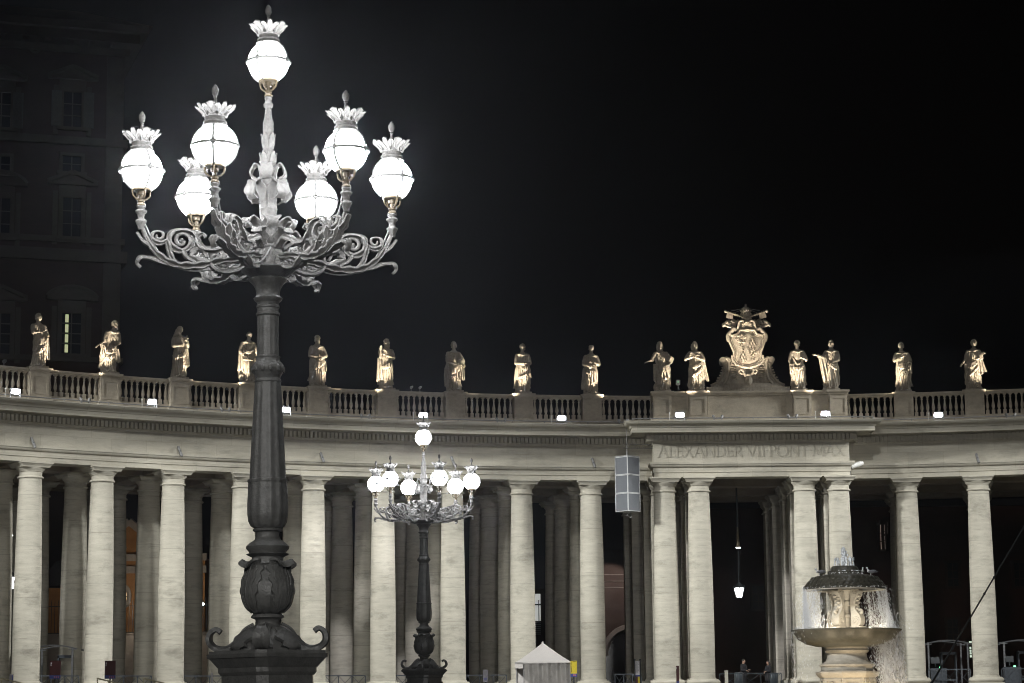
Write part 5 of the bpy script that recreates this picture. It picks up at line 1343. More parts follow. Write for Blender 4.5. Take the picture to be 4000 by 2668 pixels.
m.lathe([(.0, 0), (.35, .05), (.45, .4), (.3, .8), (.42, 1.05), (.25, 1.3), (0, 1.35)], 10, TR(gx - .5, -.2, h + .5)); m.build('stone_trim', TRIM, HO, smooth=30)
ox, oz = P3(473, 2330).x - (x0 + x1) / 2, P3(473, 2330).z - zb
m = MB(); m.tube([(ox + .72 * math.cos(2 * PI * i / 28), -.05, oz + .95 * math.sin(2 * PI * i / 28)) for i in range(29)], .2, 8); fr = m.build('window_frame', TRIM, HO, smooth=50)
m = MB(); m.prism([(ox + .66 * math.cos(2 * PI * i / 28), oz + .88 * math.sin(2 * PI * i / 28)) for i in range(28)], -.03, .02); m.build('pane', WARMWIN, fr, smooth=0)
m = MB(); m.box((ox, -.06, oz), (.07, .05, 1.76)); m.box((ox + .3, -.06, oz), (.05, .05, 1.6)); m.box((ox - .3, -.06, oz), (.05, .05, 1.6)); m.box((ox, -.062, oz), (1.32, .05, .07)); m.build('glazing_bar', DARKMETAL, fr, smooth=0)
m = MB(); m.box((-w - 3.4, 4, P3(140, 2290).z - zb + 1.2), (7.4, 6.6, 2.2), top=(.6, .6)); m.build('roof', NIGHTROOF, HO, smooth=0)
l = bpy.data.lights.new('yard_lamp', 'POINT'); l.energy = 600; l.color = (1, .82, .62); l.shadow_soft_size = .2
o = bpy.data.objects.new('yard_lamp', l); col.objects.link(o); o.location = P3(610, 2335, BY - 7)
# small white lamp fixed on the fence (lit)
YL = tag(empty('yard_lamp', P3(789, 2362, BY - 6)), 'small bright white lamp above the iron fence, seen between two left columns', 'lamp')
m = MB(); m.box((0, .1, -.1), (.5, .2, .12)); m.tube([(0, .1, -.1), (0, .1, -2.4)], .05, 6); m.build('bracket', DARKMETAL, YL)
m = MB(); m.ball((0, 0, .05), (.2, .12, .12), 10, 8); m.build('bulb', glow('yard_lamp_glass', (.9, 1, .95), 9), YL)
# iron fence on a low wall in front of the house
fy = BY - 5
fx0, fx1 = P3(60, 2400, fy).x, P3(840, 2400, fy).x; fz0 = P3(500, 2478, fy).z; fz1 = P3(500, 2350, fy).z
FE = tag(empty('iron_fence', ((fx0 + fx1) / 2, fy, gz(fy))), 'spiked iron fence on a low wall in front of the ochre house', 'fence')
g_ = gz(fy); L_ = fx1 - fx0
m = MB(); m.box((0, .2, (fz0 - g_) / 2), (L_, .5, fz0 - g_)); m.box((0, .2, fz0 - g_ + .05), (L_ + .1, .62, .1)); m.build('low_wall', TRIM, FE, smooth=0)
m = MB()
n = int(L_ / .28)
for k in range(n): x = -L_ / 2 + (k + .5) * L_ / n; m.tube([(x, .2, fz0 - g_), (x, .2, fz1 - g_), (x, .2, fz1 - g_ + .25)], [.028, .028, .006], 5)
for z in (fz0 + .15, fz1 - .35): m.box((0, .2, z - g_), (L_, .05, .07))
m.build('bars', DARKMETAL, FE, smooth=0)
# dark wall masses behind the middle and the right
def block(name, px0, px1, pyt, Y, depth, lab, cat, mt=DARKB):
    a, b = P3(px0, 2400, Y).x, P3(px1, 2400, Y).x; z = P3((px0 + px1) / 2, pyt, Y).z; g0 = gz(Y)
    e = tag(empty(name, ((a + b) / 2, Y, g0)), lab, cat)
    m = MB(); m.box((0, depth / 2, (z - g0) / 2), (b - a, depth, z - g0)); m.build('wall', mt, e, smooth=0)
    return e, (a + b) / 2, g0, z
# pinkish arch wall seen left of the portal
AW = stone('arch_wall_plaster', (.10, .078, .07), (.15, .12, .105), streak=(.4, .4, .8), stain=.4, stain_col=(.12, .09, .08))
e, ex_, eg, ez = block('arched_gatehouse', 2225, 2520, 2150, 182, 6, 'pale gatehouse wall with a dark arched opening, seen beside the hanging loudspeakers', 'gatehouse', AW)
ac = P3(2470, 2600, 182); ar = ac.x - P3(2362, 2600, 182).x; az = P3(2440, 2560, 182).z
m = MB(); aw = [(ac.x - ex_ + ar * 1.0 * math.cos(PI - PI * i / 24), az - eg + 0 + ar * math.sin(PI * i / 24)) for i in range(25)]
m.tube([(x, -.1, z) for x, z in aw], .3, 6); m.build('arch_moulding', TRIM, e, smooth=50)
m = MB(); m.prism([(ac.x - ex_ - ar, 0)] + aw + [(ac.x - ex_ + ar, 0)], -.06, .1); m.build('arch_shade_panel', PG, e, smooth=0)  # dark sheet on the solid wall, for the shade inside the arch
m = MB()
zz = P3(2380, 2235, 182).z - eg
for k in range(3): m.box((0, -.03, zz - .2 - k * .52), (5.9, .08, .04))
m.build('string_course', TRIM, e, smooth=0)
l = bpy.data.lights.new('gatehouse_lamp', 'SPOT'); l.energy = 420; l.color = (1, .82, .74); l.spot_size = R_(70); l.spot_blend = .4; l.shadow_soft_size = .1
o = bpy.data.objects.new('gatehouse_lamp', l); col.objects.link(o); o.location = P3(2420, 2190, 178); o.rotation_euler = (P3(2375, 2330, 182) - o.location).to_track_quat('-Z', 'Y').to_euler()
# white doorway with blinds between two columns, left of the tent
e, ex_, eg, ez = block('grey_annex', 2000, 2150, 2300, 186, 5, 'dark annex with a tall lit doorway, seen in the gap above the white tent', 'annex', DARKB)
m = MB(); a_ = P3(2088, 2320, 186); b_ = P3(2112, 2425, 186); m.box(((a_.x + b_.x) / 2 - ex_, -.05, (a_.z + b_.z) / 2 - eg), (b_.x - a_.x, .1, a_.z - b_.z)); f_ = m.build('window', glow('lit_doorway', (.85, .86, .82), .5), e, smooth=0)
m = MB(); m.box(((a_.x + b_.x) / 2 - ex_, -.12, P3(2100, 2362, 186).z - eg), (b_.x - a_.x, .05, .12)); m.box(((a_.x + b_.x) / 2 - ex_ + .1, -.12, (a_.z + b_.z) / 2 - eg - .4), (.08, .05, 2.0)); m.build('glazing_bar', DARKMETAL, f_, smooth=0)
m = MB()
for k in range(7): zq = P3(2100, 2432 + k * 7.5, 186).z - eg; m.box(((a_.x + b_.x) / 2 - ex_, -.06, zq), (b_.x - a_.x, .08, .07))
m.build('shutter_slats', TRIM, e, smooth=0)
# tall dark reddish building on the right with a few lit panes
e, ex_, eg, ez = block('dark_apartment_house', 2740, 4300, 1980, 205, 14, 'tall dark reddish building with a few lit windows, behind the right half of the colonnade', 'building', stone('dark_red_plaster', (.05, .022, .016), (.075, .035, .026), stain=.4, streak=(.4, .4, .4), stain_col=(.03, .015, .012)))
m = MB(); m.box((0, 7, ez - eg + .3), (P3(4300, 2400, 205).x - P3(2740, 2400, 205).x + 1.4, 15.4, .6)); m.build('roof', NIGHTROOF, e, smooth=0)
def lit(px0, py0, px1, py1, mt, cols, rows):
    a_, b_ = P3(px0, py0, 205), P3(px1, py1, 205); cx_ = (a_.x + b_.x) / 2 - ex_; c2 = (a_.z + b_.z) / 2 - eg; w_ = b_.x - a_.x; h_ = a_.z - b_.z
    f = MB(); 
    for sx in (-1, 1): f.box((cx_ + sx * (w_ / 2 + .12), -.06, c2), (.24, .12, h_ + .4))
    f.box((cx_, -.08, c2 + h_ / 2 + .12), (w_ + .7, .16, .24)); f.box((cx_, -.1, c2 - h_ / 2 - .1), (w_ + .7, .2, .2))
    o = f.build('window_frame', DARKB, e, smooth=0)
    g = MB(); g.box((cx_, -.02, c2), (w_, .04, h_)); g.build('pane', mt, o, smooth=0)
    b = MB()
    for k in range(1, cols): b.box((cx_ - w_ / 2 + w_ * k / cols, -.05, c2), (.07, .05, h_))
    for k in range(1, rows): b.box((cx_, -.052, c2 - h_ / 2 + h_ * k / rows), (w_, .05, .07))
    b.build('glazing_bar', DARKB, o, smooth=0)
lit(3437, 2050, 3446, 2148, PINKWIN, 1, 3); lit(3450, 2040, 3458, 2146, PINKWIN, 1, 3); lit(3464, 2030, 3467, 2085, PINKWIN, 1, 2)
lit(3784, 2505, 3803, 2518, PALEWIN, 1, 1); lit(3786, 2526, 3806, 2568, PALEWIN, 2, 4)
for px, py in ((2940, 2290), (3200, 2300), (3480, 2330), (3700, 2200), (3700, 2420), (3960, 2200)): lit(px, py, px + 44, py + 90, PG, 2, 3)
# ---------------------------------------------------------------- white gazebo tent
TC_ = plain('tent_canvas', (.62, .60, .58), .7, var=.04, bump=.05, scale=2)
PVC = plain('clear_plastic_sheet', (.35, .34, .32), .18, var=.2, bump=.25, scale=1.5, spec=.6, alpha=.55)
tx0, tx1 = at_y(2013, 2588, 113.5), at_y(2232, 2588, 113.5); ap = at_y(2127, 2512, 115)
tg = gz(115)
TE = tag(empty('gazebo_tent', ((tx0.x + tx1.x) / 2, 115, tg)), 'white pointed gazebo tent with clear plastic side sheets, between the two middle columns', 'tent')
hw = (tx1.x - tx0.x) / 2; ez_ = tx0.z - tg; pz = ap.z - tg
m = MB(); N = 12; rings = []
for j in range(N + 1):
    t = j / N; k = (1 - t); z = ez_ + (pz - ez_) * (t ** 1.12)
    rings.append((hw * k + .03, z))
vs_ = []; fs_ = []; S = 40
for r, z in rings:
    for i in range(S):
        q = i / S * 4; e = int(q); f = q - e; c4 = [(-1, -1), (1, -1), (1, 1), (-1, 1)]
        x = c4[e][0] + (c4[(e + 1) % 4][0] - c4[e][0]) * f; y = c4[e][1] + (c4[(e + 1) % 4][1] - c4[e][1]) * f
        vs_.append((x * r, y * r, z - .05 * math.sin(PI * f) * (1 if 0.1 < r else 0) * (1 - abs(r / hw - .5))))
for j in range(N):
    for i in range(S): fs_.append((j * S + i, j * S + (i + 1) % S, (j + 1) * S + (i + 1) % S, (j + 1) * S + i))
m.add(vs_, fs_); m.ball((0, 0, pz + .02), .06, 10, 8); m.build('roof', TC_, TE, smooth=40)
m = MB()
for a_, b_, c_, d_ in ((0, -hw, 2 * hw, .03), (0, hw, 2 * hw, .03)): m.box((a_, b_, ez_ - .02), (c_, d_, .06))
m.box((-hw, 0, ez_ - .14), (.03, 2 * hw, .3)); m.box((-hw + .19, -hw, ez_ - .14), (.38, .03, .3)); m.box((hw, 0, ez_ - .14), (.03, 2 * hw, .3)); m.build('valance', TC_, TE, smooth=0)
for sx in (-1, 1):
    for sy in (-1, 1): m = MB(); m.box((sx * (hw - .06), sy * (hw - .06), ez_ / 2), (.06, .06, ez_)); m.build('leg', GREYMETAL, TE, smooth=0)
m = MB(); m.box((-hw + .42, -hw + .06, ez_ / 2), (.045, .045, ez_)); m.build('leg', GREYMETAL, TE, smooth=0)
m = MB()
n = 24; vs_ = []
for i in range(n + 1):
    x = -hw + .44 + (2 * hw - .5) * i / n
    for z in (0, ez_ * .5, ez_ - .05): vs_.append((x, -hw + .03 + .03 * math.sin(i * 1.3 + z), z))
m.add(vs_, [(3 * i + k, 3 * i + 3 + k, 3 * i + 4 + k, 3 * i + 1 + k) for i in range(n) for k in (0, 1)])
m.build('plastic_sheet', PVC, TE, smooth=60)
m = MB(); m.box((0, hw - .03, ez_ / 2), (2 * hw - .1, .02, ez_ - .05)); m.build('back_sheet', TC_, TE, smooth=0)

# ---------------------------------------------------------------- signs on the steps and square
def signmat(n, c): return plain(n, c, .5, var=.08, bump=0)
RED = signmat('sign_dark_red', (.075, .018, .018)); BLUE = signmat('sign_blue', (.05, .07, .26)); YEL = signmat('sign_yellow', (.62, .50, .03)); WHT = signmat('sign_white', (.62, .60, .62)); PINK = signmat('sign_pink', (.5, .16, .22)); BLK = signmat('sign_black', (.02, .02, .025))
def sign(px0, px1, py0, py1, Y, lab, panels, marks=(), posts=1, knobs=False, group=None, g=None):
    a_, b_ = at_y(px0, py0, Y), at_y(px1, py1, Y); g = gz(Y) if g is None else g
    e = tag(empty('info_sign', ((a_.x + b_.x) / 2, Y, g)), lab, 'sign', group); w = b_.x - a_.x; z1, z0 = a_.z - g, b_.z - g; H_ = z1 - z0
    for nm, f0, f1, u0, u1, mt in panels:
        q = MB(); q.box(((u0 + u1 - 1) / 2 * w, 0, z0 + H_ * (f0 + f1) / 2), ((u1 - u0) * w, .06, (f1 - f0) * H_)); pnl = q.build(nm, mt, e, smooth=0)
    for f0, f1, u0, u1, mt in marks:
        q = MB(); q.box(((u0 + u1 - 1) / 2 * w, -.035, z0 + H_ * (f0 + f1) / 2), ((u1 - u0) * w, .012, (f1 - f0) * H_)); q.build('pictogram', mt, pnl, smooth=0)
    for k in range(posts):
        x = 0 if posts == 1 else (-1 if k == 0 else 1) * (w / 2 + .03)
        q = MB(); q.tube([(x, .03, 0), (x, .03, (z1 + .05) if knobs else z1 - .1)], .035, 8)
        if knobs: q.ball((x, .03, z1 + .08), .055, 8, 6)
        q.build('post', DARKMETAL, e, smooth=40)
    return e
def lines(u0, u1, f0, f1, n, mt):
    r_ = random.Random(n); return [(f1 - (f1 - f0) * (k + .6) / n, f1 - (f1 - f0) * (k + .15) / n, u0, u0 + (u1 - u0) * r_.uniform(.4, 1), mt) for k in range(n)]
PNL = [('panel', .19, 1, 0, 1, RED), ('strip', 0, .19, 0, 1, BLUE)]
dots = [(.05, .13, .42 + k * .18, .5 + k * .18, PINK) for k in range(3)]
tall_mark = [(.82, .9, .08, .2, WHT), (.70, .8, .08, .16, WHT)]
sign(195, 236, 2581, 2651, 118, 'dark red information board with blue foot strip, near the far left column', PNL, dots + tall_mark, group='dark red information boards')
sign(410, 451, 2581, 2651, 118, 'dark red information board with blue foot strip, against the third bright column', PNL, dots + tall_mark, group='dark red information boards')
sign(2228, 2254, 2581, 2644, 113.2, 'bright yellow and blue notice board hanging at the white tent', [('panel', .2, 1, 0, 1, YEL), ('strip', 0, .2, 0, 1, BLUE)], lines(.08, .22, .3, .9, 12, BLK) + lines(.35, .9, .9, .97, 2, BLK) + [(.06, .15, .4 + k * .16, .5 + k * .16, PINK) for k in range(3)])
sign(2482, 2500, 2583, 2690, 124, 'narrow white, blue and yellow notice between two dark posts with knobs, left of portal', [('panel', .5, 1, 0, 1, WHT), ('strip', .44, .5, 0, 1, BLUE), ('panel', 0, .44, 0, .5, RED), ('panel', 0, .44, .5, 1, YEL)], lines(.15, .85, .58, .97, 14, GREYMETAL), posts=2, knobs=True)
sign(2641, 2654, 2601, 2690, 122, 'narrow dark red signboard seen edge-on before the left portal column', [('panel', .32, 1, 0, 1, RED), ('strip', 0, .32, 0, 1, BLUE)], [(.85, .95, .1, .3, WHT)])
BOX_ = plain('grey_box_paint', (.22, .21, .24), .5, var=.1)
sign(1887, 1906, 2616, 2664, 120, 'small framed notice on a thin post, right of the farther lamp post', [('panel', 0, 1, 0, 1, BOX_)], [(.02, .04, .05, .95, WHT), (.96, .99, .05, .95, WHT), (.2, .3, .2, .8, BLUE)] + lines(.2, .8, .4, .9, 6, GREYMETAL))
sign(38, 51, 2634, 2668, 117, 'small framed notice on a thin post at the far left', [('panel', 0, 1, 0, 1, BOX_)], [(.1, .9, .7, .9, BLUE), (.9, .97, .05, .95, WHT)])
sign(825, 831, 2628, 2690, 112, 'thin white marker post left of the tall lamp pedestal', [('panel', .3, 1, 0, 1, WHT), ('strip', 0, .3, 0, 1, PINK)])
# pale wooden trestles at the lower left
for lab, px in (('pale folding barrier with sloping rail at the far left', (5, 95)), ('pale folding barrier with sloping rail under the left dark red board', (380, 470)), ('pale folding barrier with sloping rail beside the tall lamp pedestal', (560, 650))):
    a_, b_ = at_y(px[0], 2650, 108), at_y(px[1], 2668, 108); g = gz(108)
    e = tag(empty('folding_barrier', (a_.x, 108, g)), lab, 'barrier', 'pale folding barriers'); m = MB(); L_ = b_.x - a_.x; h0, h1 = a_.z - g, b_.z - g - .04
    m.tube([(0, 0, h0), (L_, 0, h1)], .035, 6); m.tube([(0, 0, h0 - .5), (L_, 0, h1 - .5)], .03, 6); m.build('rail', plain('pale_barrier_paint', (.5, .46, .3), .6), e)
    for x, h in ((0, h0), (L_ * .5, (h0 + h1) / 2), (L_, h1)): m = MB(); m.tube([(x, 0, h), (x + .1, .05, 0)], .03, 6); m.build('leg', plain('pale_barrier_paint', (.5, .46, .3), .6), e)

# ---------------------------------------------------------------- iron barriers between the columns
def barrier(i0, i1, dr, lab, lift=0):
    a0, a1 = phi(i0), phi(i1); r = RAD + dr
    A, B = LW(r * math.sin(a0), r * math.cos(a0), FLOOR_Z), LW(r * math.sin(a1), r * math.cos(a1), FLOOR_Z)
    d = B - A; L_ = d.length - 1.9; an = math.atan2(d.y, d.x); mid = (A + B) / 2
    e = tag(empty('barrier', mid, an), lab, 'barrier', 'iron barriers between the columns')
    zt_ = 1.08 + lift
    m = MB(); m.box((0, 0, zt_), (L_, .05, .06)); m.box((0, 0, .18), (L_, .04, .05)); m.build('rail', BARM, e, smooth=0)
    n = 3
    for k in range(n + 1): m = MB(); m.box((-L_ / 2 + L_ * k / n, 0, zt_ / 2), (.05, .045, zt_)); m.build('post', BARM, e, smooth=0)
    for k in range(n):
        x0, x1 = -L_ / 2 + L_ * k / n, -L_ / 2 + L_ * (k + 1) / n
        m = MB(); m.tube([(x0, .012, .2), (x1, .012, zt_)], .016, 5); m.tube([(x0, -.012, zt_), (x1, -.012, .2)], .016, 5); m.build('cross_brace', BARM, e, smooth=40)
BARM = plain('barrier_iron', (.07, .08, .095), .5, .4)
lab = 'iron barrier of crossed braces in the %s gap between front columns from the left edge'
ORD = ['first', 'second', 'third', 'fourth', 'fifth', 'sixth', 'seventh', 'eighth']
for k in range(8): barrier(k, k + 1, .6, lab % ORD[k])
barrier(8.1, 8.9, .3, 'iron barrier of crossed braces in the gap just left of the portal')
barrier(9.62, 10.9, 1.5, 'iron barrier of crossed braces closing the wide portal passage')
barrier(11.65, 12.45, .6, 'iron barrier of crossed braces in the gap right of the portal, by the fountain')
barrier(12.503, 13.503, .6, 'iron barrier of crossed braces in the widest gap near the right edge', .1); barrier(13.503, 14.503, .6, 'iron barrier of crossed braces at the right edge', .1)

# ---------------------------------------------------------------- security gates with curved roofs and scanners
GATEM = plain('gate_steel', (.16, .165, .175), .45, .5)
GRN = glow('green_indicator', (.05, 1, .35), 1.6)
def gate(pxl, pxr, pyt, Y, lab, scanner=None):
    g = FLOOR_Z; a_, b_ = at_y(pxl, pyt, Y), at_y(pxr, pyt, Y); w = (b_.x - a_.x) / 2
    e = tag(empty('security_gate', ((a_.x + b_.x) / 2, Y, g)), lab, 'security gate', 'security gates in the colonnade'); h = a_.z - g
    m = MB()
    pts = [(-w * 1.0 + 2 * w * i / 14, 0, h - .28 + .28 * math.sin(PI * (i + 1) / 16)) for i in range(15)]
    for y in (0, 2.2): m.tube([(p[0], y, p[2]) for p in pts], .035, 6)
    vs_ = []
    for p in pts: vs_ += [(p[0], -.05, p[2] + .03), (p[0], .6, p[2] + .03), (p[0], .6, p[2] + .045), (p[0], -.05, p[2] + .045)]
    m.add(vs_, [(4 * i + k, 4 * i + (k + 1) % 4, 4 * i + 4 + (k + 1) % 4, 4 * i + 4 + k) for i in range(14) for k in range(4)]); m.build('roof', GATEM, e, smooth=40)
    for sx in (-1, 1):
        for y in (0, 2.2): q = MB(); q.box((sx * w * .82, y, (h - .1) / 2), (.1, .1, h - .1)); q.box((sx * w * .82, y, h - .22), (.45, .08, .05)); q.build('post', GATEM, e, smooth=0)
    m = MB(); m.box((.55 * w, 2.0, 1.15), (.08, .5, 2.3)); m.box((-.05 * w, 2.0, 1.15), (.08, .5, 2.3)); m.box((.25 * w, 2.0, 2.25), (.6 * w + .08, .5, .16)); m.build('metal_detector', BARM, e, smooth=0)
    return e, w
def scanner(px, py, Y, lab):
    p = at_y(px, py, Y); g = FLOOR_Z
    e = tag(empty('bag_scanner', (p.x, Y + .4, g)), lab, 'scanner', 'bag scanners behind the barriers'); h = p.z - g
    m = MB(); m.box((-.1, .35, h * .5), (1.0, .7, h * .95)); m.box((.0, .35, .55), (1.9, .6, .12)); m.build('body', BARM, e, smooth=0)
    m = MB(); m.box((-.25, .2, h + .48), (.55, .08, .38), RX(-.1)); m.box((-.25, .28, h + .2), (.06, .06, .3)); m.build('screen', DARKMETAL, e, smooth=0)
    m = MB(); m.box((0, -.02, h), (.14, .04, .10), RY(.4) if 0 else None); m.build('indicator', GRN, e, smooth=0)
gate(3608, 3795, 2503, 143.5, 'steel security gate with curved roof between the two right-hand columns')
gate(3902, 4110, 2500, 143.0, 'steel security gate with curved roof cut off by the right edge')
gate(118, 300, 2522, 131.5, 'steel security gate with curved roof between the first two bright columns')
scanner(3678, 2607, 142.6, 'bag scanner with small green light behind the barrier, left of the rightmost column')
scanner(3969, 2602, 142.2, 'bag scanner with small green light behind the barrier, at the right edge')

# ---------------------------------------------------------------- loudspeaker column hung from the cornice
SPK = plain('speaker_cloth', (.11, .118, .132), .8, var=.08, scale=30, bump=.2); SPF = plain('speaker_frame', (.42, .43, .44), .5, var=.08)
SY = 139.2
a_, b_, c_ = at_y(2402, 1790, SY), at_y(2497, 1790, SY), at_y(2448, 2000, SY)
side = .76
SPE = tag(empty('loudspeaker_column', ((a_.x + b_.x) / 2, SY, c_.z), R_(43)), 'column of three stacked grey loudspeaker boxes hanging from a cable, seen corner-on', 'loudspeaker')
hh = (at_y(2448, 1786, SY).z - c_.z); bh = hh / 3
wd_ = (b_.x - a_.x) / 2 / math.cos(R_(45)) / 1.0
for k in range(3):
    z0 = k * bh; m = MB(); s_ = wd_ * .98
    for ux in (-1, 1):
        for uy in (-1, 1): m.box((ux * s_ / 2, uy * s_ / 2, z0 + bh / 2), (.045, .045, bh - .03))
    for zz in (z0 + .03, z0 + bh - .03): m.box((0, 0, zz), (s_ + .04, s_ + .04, .04))
    o = m.build('speaker_box', SPF, SPE, smooth=0)
    m = MB(); m.box((0, 0, z0 + bh / 2), (s_ - .02, s_ - .02, bh - .1)); m.build('speaker_cloth', SPK, o, smooth=0)
m = MB(); m.box((0, 0, hh + .03), (wd_, wd_, .05)); m.tube([(0, 0, hh), (0, 0, hh + .3)], .04, 8); m.tube([(.12, .12, hh), (.12, .12, hh + .45)], .03, 8)
m.tube([(.12, .12, hh + .3), (.13, .13, hh + 2.6)], .018, 6)
m.tube(bez([(-.1, 0, 0), (-.12, -.1, -.25), (.1, -.1, -.34), (.22, -.05, -.2), (.2, 0, 0)], 5), .02, 6); m.build('hanger', GREYMETAL, SPE, smooth=30)
# lattice bracket that reaches out from the portal return
br0 = at_y(2470, 1752, SY + .2); br1 = at_y(2553, 1752, SY + 1.2)
BR = tag(empty('lattice_bracket', br0), 'thin steel lattice bracket reaching from the portal wall to the hanging loudspeakers', 'bracket')
d = br1 - br0; m = MB(); d0 = Vector((-.6, -.2, 0))
for z in (0, .26): m.tube([Vector((0, 0, z)) + d0 * (1 if z == 0 else .2), d + Vector((0, 0, z))], .016, 5)
for k in range(7): p = d * (k / 7); q = d * ((k + 1) / 7); m.tube([p + Vector((0, 0, .26 * (k % 2))), q + Vector((0, 0, .26 * ((k + 1) % 2)))], .011, 5)
m.tube([d0, Vector((-.1, -.03, .26))], .014, 5); m.build('lattice', GREYMETAL, BR, smooth=30)
m = MB(); m.box((d.x, d.y, .13), (.05, .2, .4)); m.build('wall_plate', GREYMETAL, BR, smooth=0)

# ---------------------------------------------------------------- small tube fixtures on the frieze
fx_src = None
for i, px in ((-.08, 145), (2.0, 696), (4.05, 1238), (5.95, 1777), (8.0, 2313), (13.5, 3812)):
    p, a = front_pt(i, 0.0)
    r = RF; p = LW(r * math.sin(phi(i)), r * math.cos(phi(i)), 16.93); 
    e = tag(empty('wall_spotlight', p, -TC - phi(i)), 'short white tube spotlight tilted out from the frieze above the columns', 'spotlight', 'small tube spotlights on the frieze')
    if fx_src is None:
        m = MB(); m.tube([(0, -.02, .42), (.02, -.2, .36), (.02, -.25, .30)], .03, 6); m.build('bracket', GREYMETAL, e)
        m = MB(); m.lathe([(.02, .34), (.085, .32), (.09, -.28), (.075, -.34), (.05, -.34)], 12, TR(.04, -.28, .10) @ RX(-.45) @ RY(-.2)); m.build('lamp_head', GREYMETAL, e, smooth=40)
        m = MB(); m.box((.04, -.36, .02), (.06, .05, .22), RY(-.2)); m.build('label_plate', DARKMETAL, e, smooth=0); fx_src = e
    else:
        for ch in list(fx_src.children): tree_copy(ch, e)
p = LW(W + .02, DP + .25, 16.6)
e = tag(empty('wall_spotlight', p, -TC), 'larger angled tube spotlight on the right return of the portal', 'spotlight')
m = MB(); m.tube([(0, 0, .3), (.15, -.1, .15), (0, 0, -.6)], .03, 6); m.build('bracket', GREYMETAL, e); m = MB(); m.lathe([(.04, .4), (.16, .36), (.15, -.3), (.1, -.4)], 12, TR(.45, -.25, .05) @ RY(-1.9) @ RX(.2)); m.build('lamp_head', WHITEMETAL, e, smooth=40)

# cameras on the balustrade rail
for px, py, lab, s in ((1599, 1519, 'pale dome camera on the balustrade rail above the farther lamp', 1), (1635, 1519, 'dark camera on the balustrade rail, right of a pale one', 1), (20, 1412, 'camera on the balustrade rail at the left edge', 1.3)):
    p = at_z(px, py, 21.55); t = math.atan2(p.x - CX, p.y - CY); p = Vector((CX + rb * math.sin(t), CY + rb * math.cos(t), 21.29))
    e = tag(empty('camera', p, -t), lab, 'camera'); mt_ = WHITEMETAL if 'pale' in lab else GREYMETAL
    m = MB(); m.tube([(0, 0, 0), (0, 0, .24)], .03, 8); m.box((0, 0, .03), (.14, .14, .05)); m.build('post', GREYMETAL, e)
    m = MB(); m.tube([(-.02, -.02, .26), (.03, -.2, .32)], [.08 * s, .06 * s], 10); m.ball((0, -.03, .28), .085 * s, 10, 8); m.build('housing', mt_, e, smooth=50)
p = LW(-4.45, DP + .2, 21.33)
e = tag(empty('control_box', p, -TC), 'small dark box with a green light standing between the two left portal statues', 'box')
m = MB(); m.tube([(0, 0, 0), (0, 0, .42)], .03, 6); m.box((0, 0, .58), (.26, .16, .32)); m.build('case', DARKMETAL, e, smooth=0)
m = MB(); m.box((0, -.09, .6), (.06, .02, .035)); m.build('indicator', GRN, e, smooth=0)

# ---------------------------------------------------------------- lanterns hanging in the passages
LANG = glow('lantern_glass', (.95, .98, 1.0), 7.0)
def hang(px, py, Y, top_z, lab, s=1.0):
    p = at_y(px, py, Y); e = tag(empty('hanging_lantern', p), lab, 'lantern', 'lit lanterns hanging in the colonnade')
    m = MB(); m.lathe([(.20 * s, -.42 * s), (.25 * s, -.40 * s), (.42 * s, .30 * s), (.40 * s, .32 * s)], 6); m.build('glass', LANG, e, smooth=0)
    m = MB()
    for k in range(6):
        a = k * PI / 3; m.tube([(.25 * s * math.sin(a), -.25 * s * math.cos(a), -.42 * s), (.43 * s * math.sin(a), -.43 * s * math.cos(a), .32 * s)], .018, 5)
        m.tube(bez([(.42 * s * math.sin(a), -.42 * s * math.cos(a), .32 * s), (.5 * s * math.sin(a), -.5 * s * math.cos(a), .44 * s), (.34 * s * math.sin(a), -.34 * s * math.cos(a), .52 * s), (.1 * s * math.sin(a), -.1 * s * math.cos(a), .66 * s)], 4), .03, 6)
    m.lathe([(.44 * s, .32 * s), (.46 * s, .36 * s), (.3 * s, .4 * s), (.12 * s, .62 * s), (.05, .8 * s)], 12); m.lathe([(.1 * s, -.44 * s), (.24 * s, -.43 * s), (.24 * s, -.41 * s)], 6); m.build('frame', DARKMETAL, e, smooth=40)
    hz = top_z - p.z
    m = MB(); m.tube([(0, 0, .7 * s), (0, 0, hz * .45)], .022, 6); m.tube([(.1, 0, .6 * s), (.06, .05, hz * .42)], .012, 5); m.tube([(0, 0, hz * .62), (0, 0, hz)], .06, 8); m.build('rod', DARKMETAL, e)
    m = MB(); m.lathe([(.17, hz * .42), (.12, hz * .44), (.05, hz * .62)], 12); m.build('cap', BRASS, e, smooth=40)
    m = MB()
    for k in range(3): m.ball((.11 * (k - 1), -.15, hz * .42), .045, 8, 6)
    m.build('bulb', LANG, e, smooth=60)
    l = bpy.data.lights.new('lantern_light', 'POINT'); l.energy = 60; l.color = (.97, .98, 1); l.shadow_soft_size = .5 * s
    o = bpy.data.objects.new('lantern_light', l); col.objects.link(o); o.location = p + Vector((0, -.1, -.75 * s))
hang(2887, 2313, 146.5, 16.0, 'lit glass lantern hanging on a long rod in the dark portal passage', .82)
hang(38, 2275, 133.0, 16.0, 'lit glass lantern hanging beside the leftmost bright column', .92)

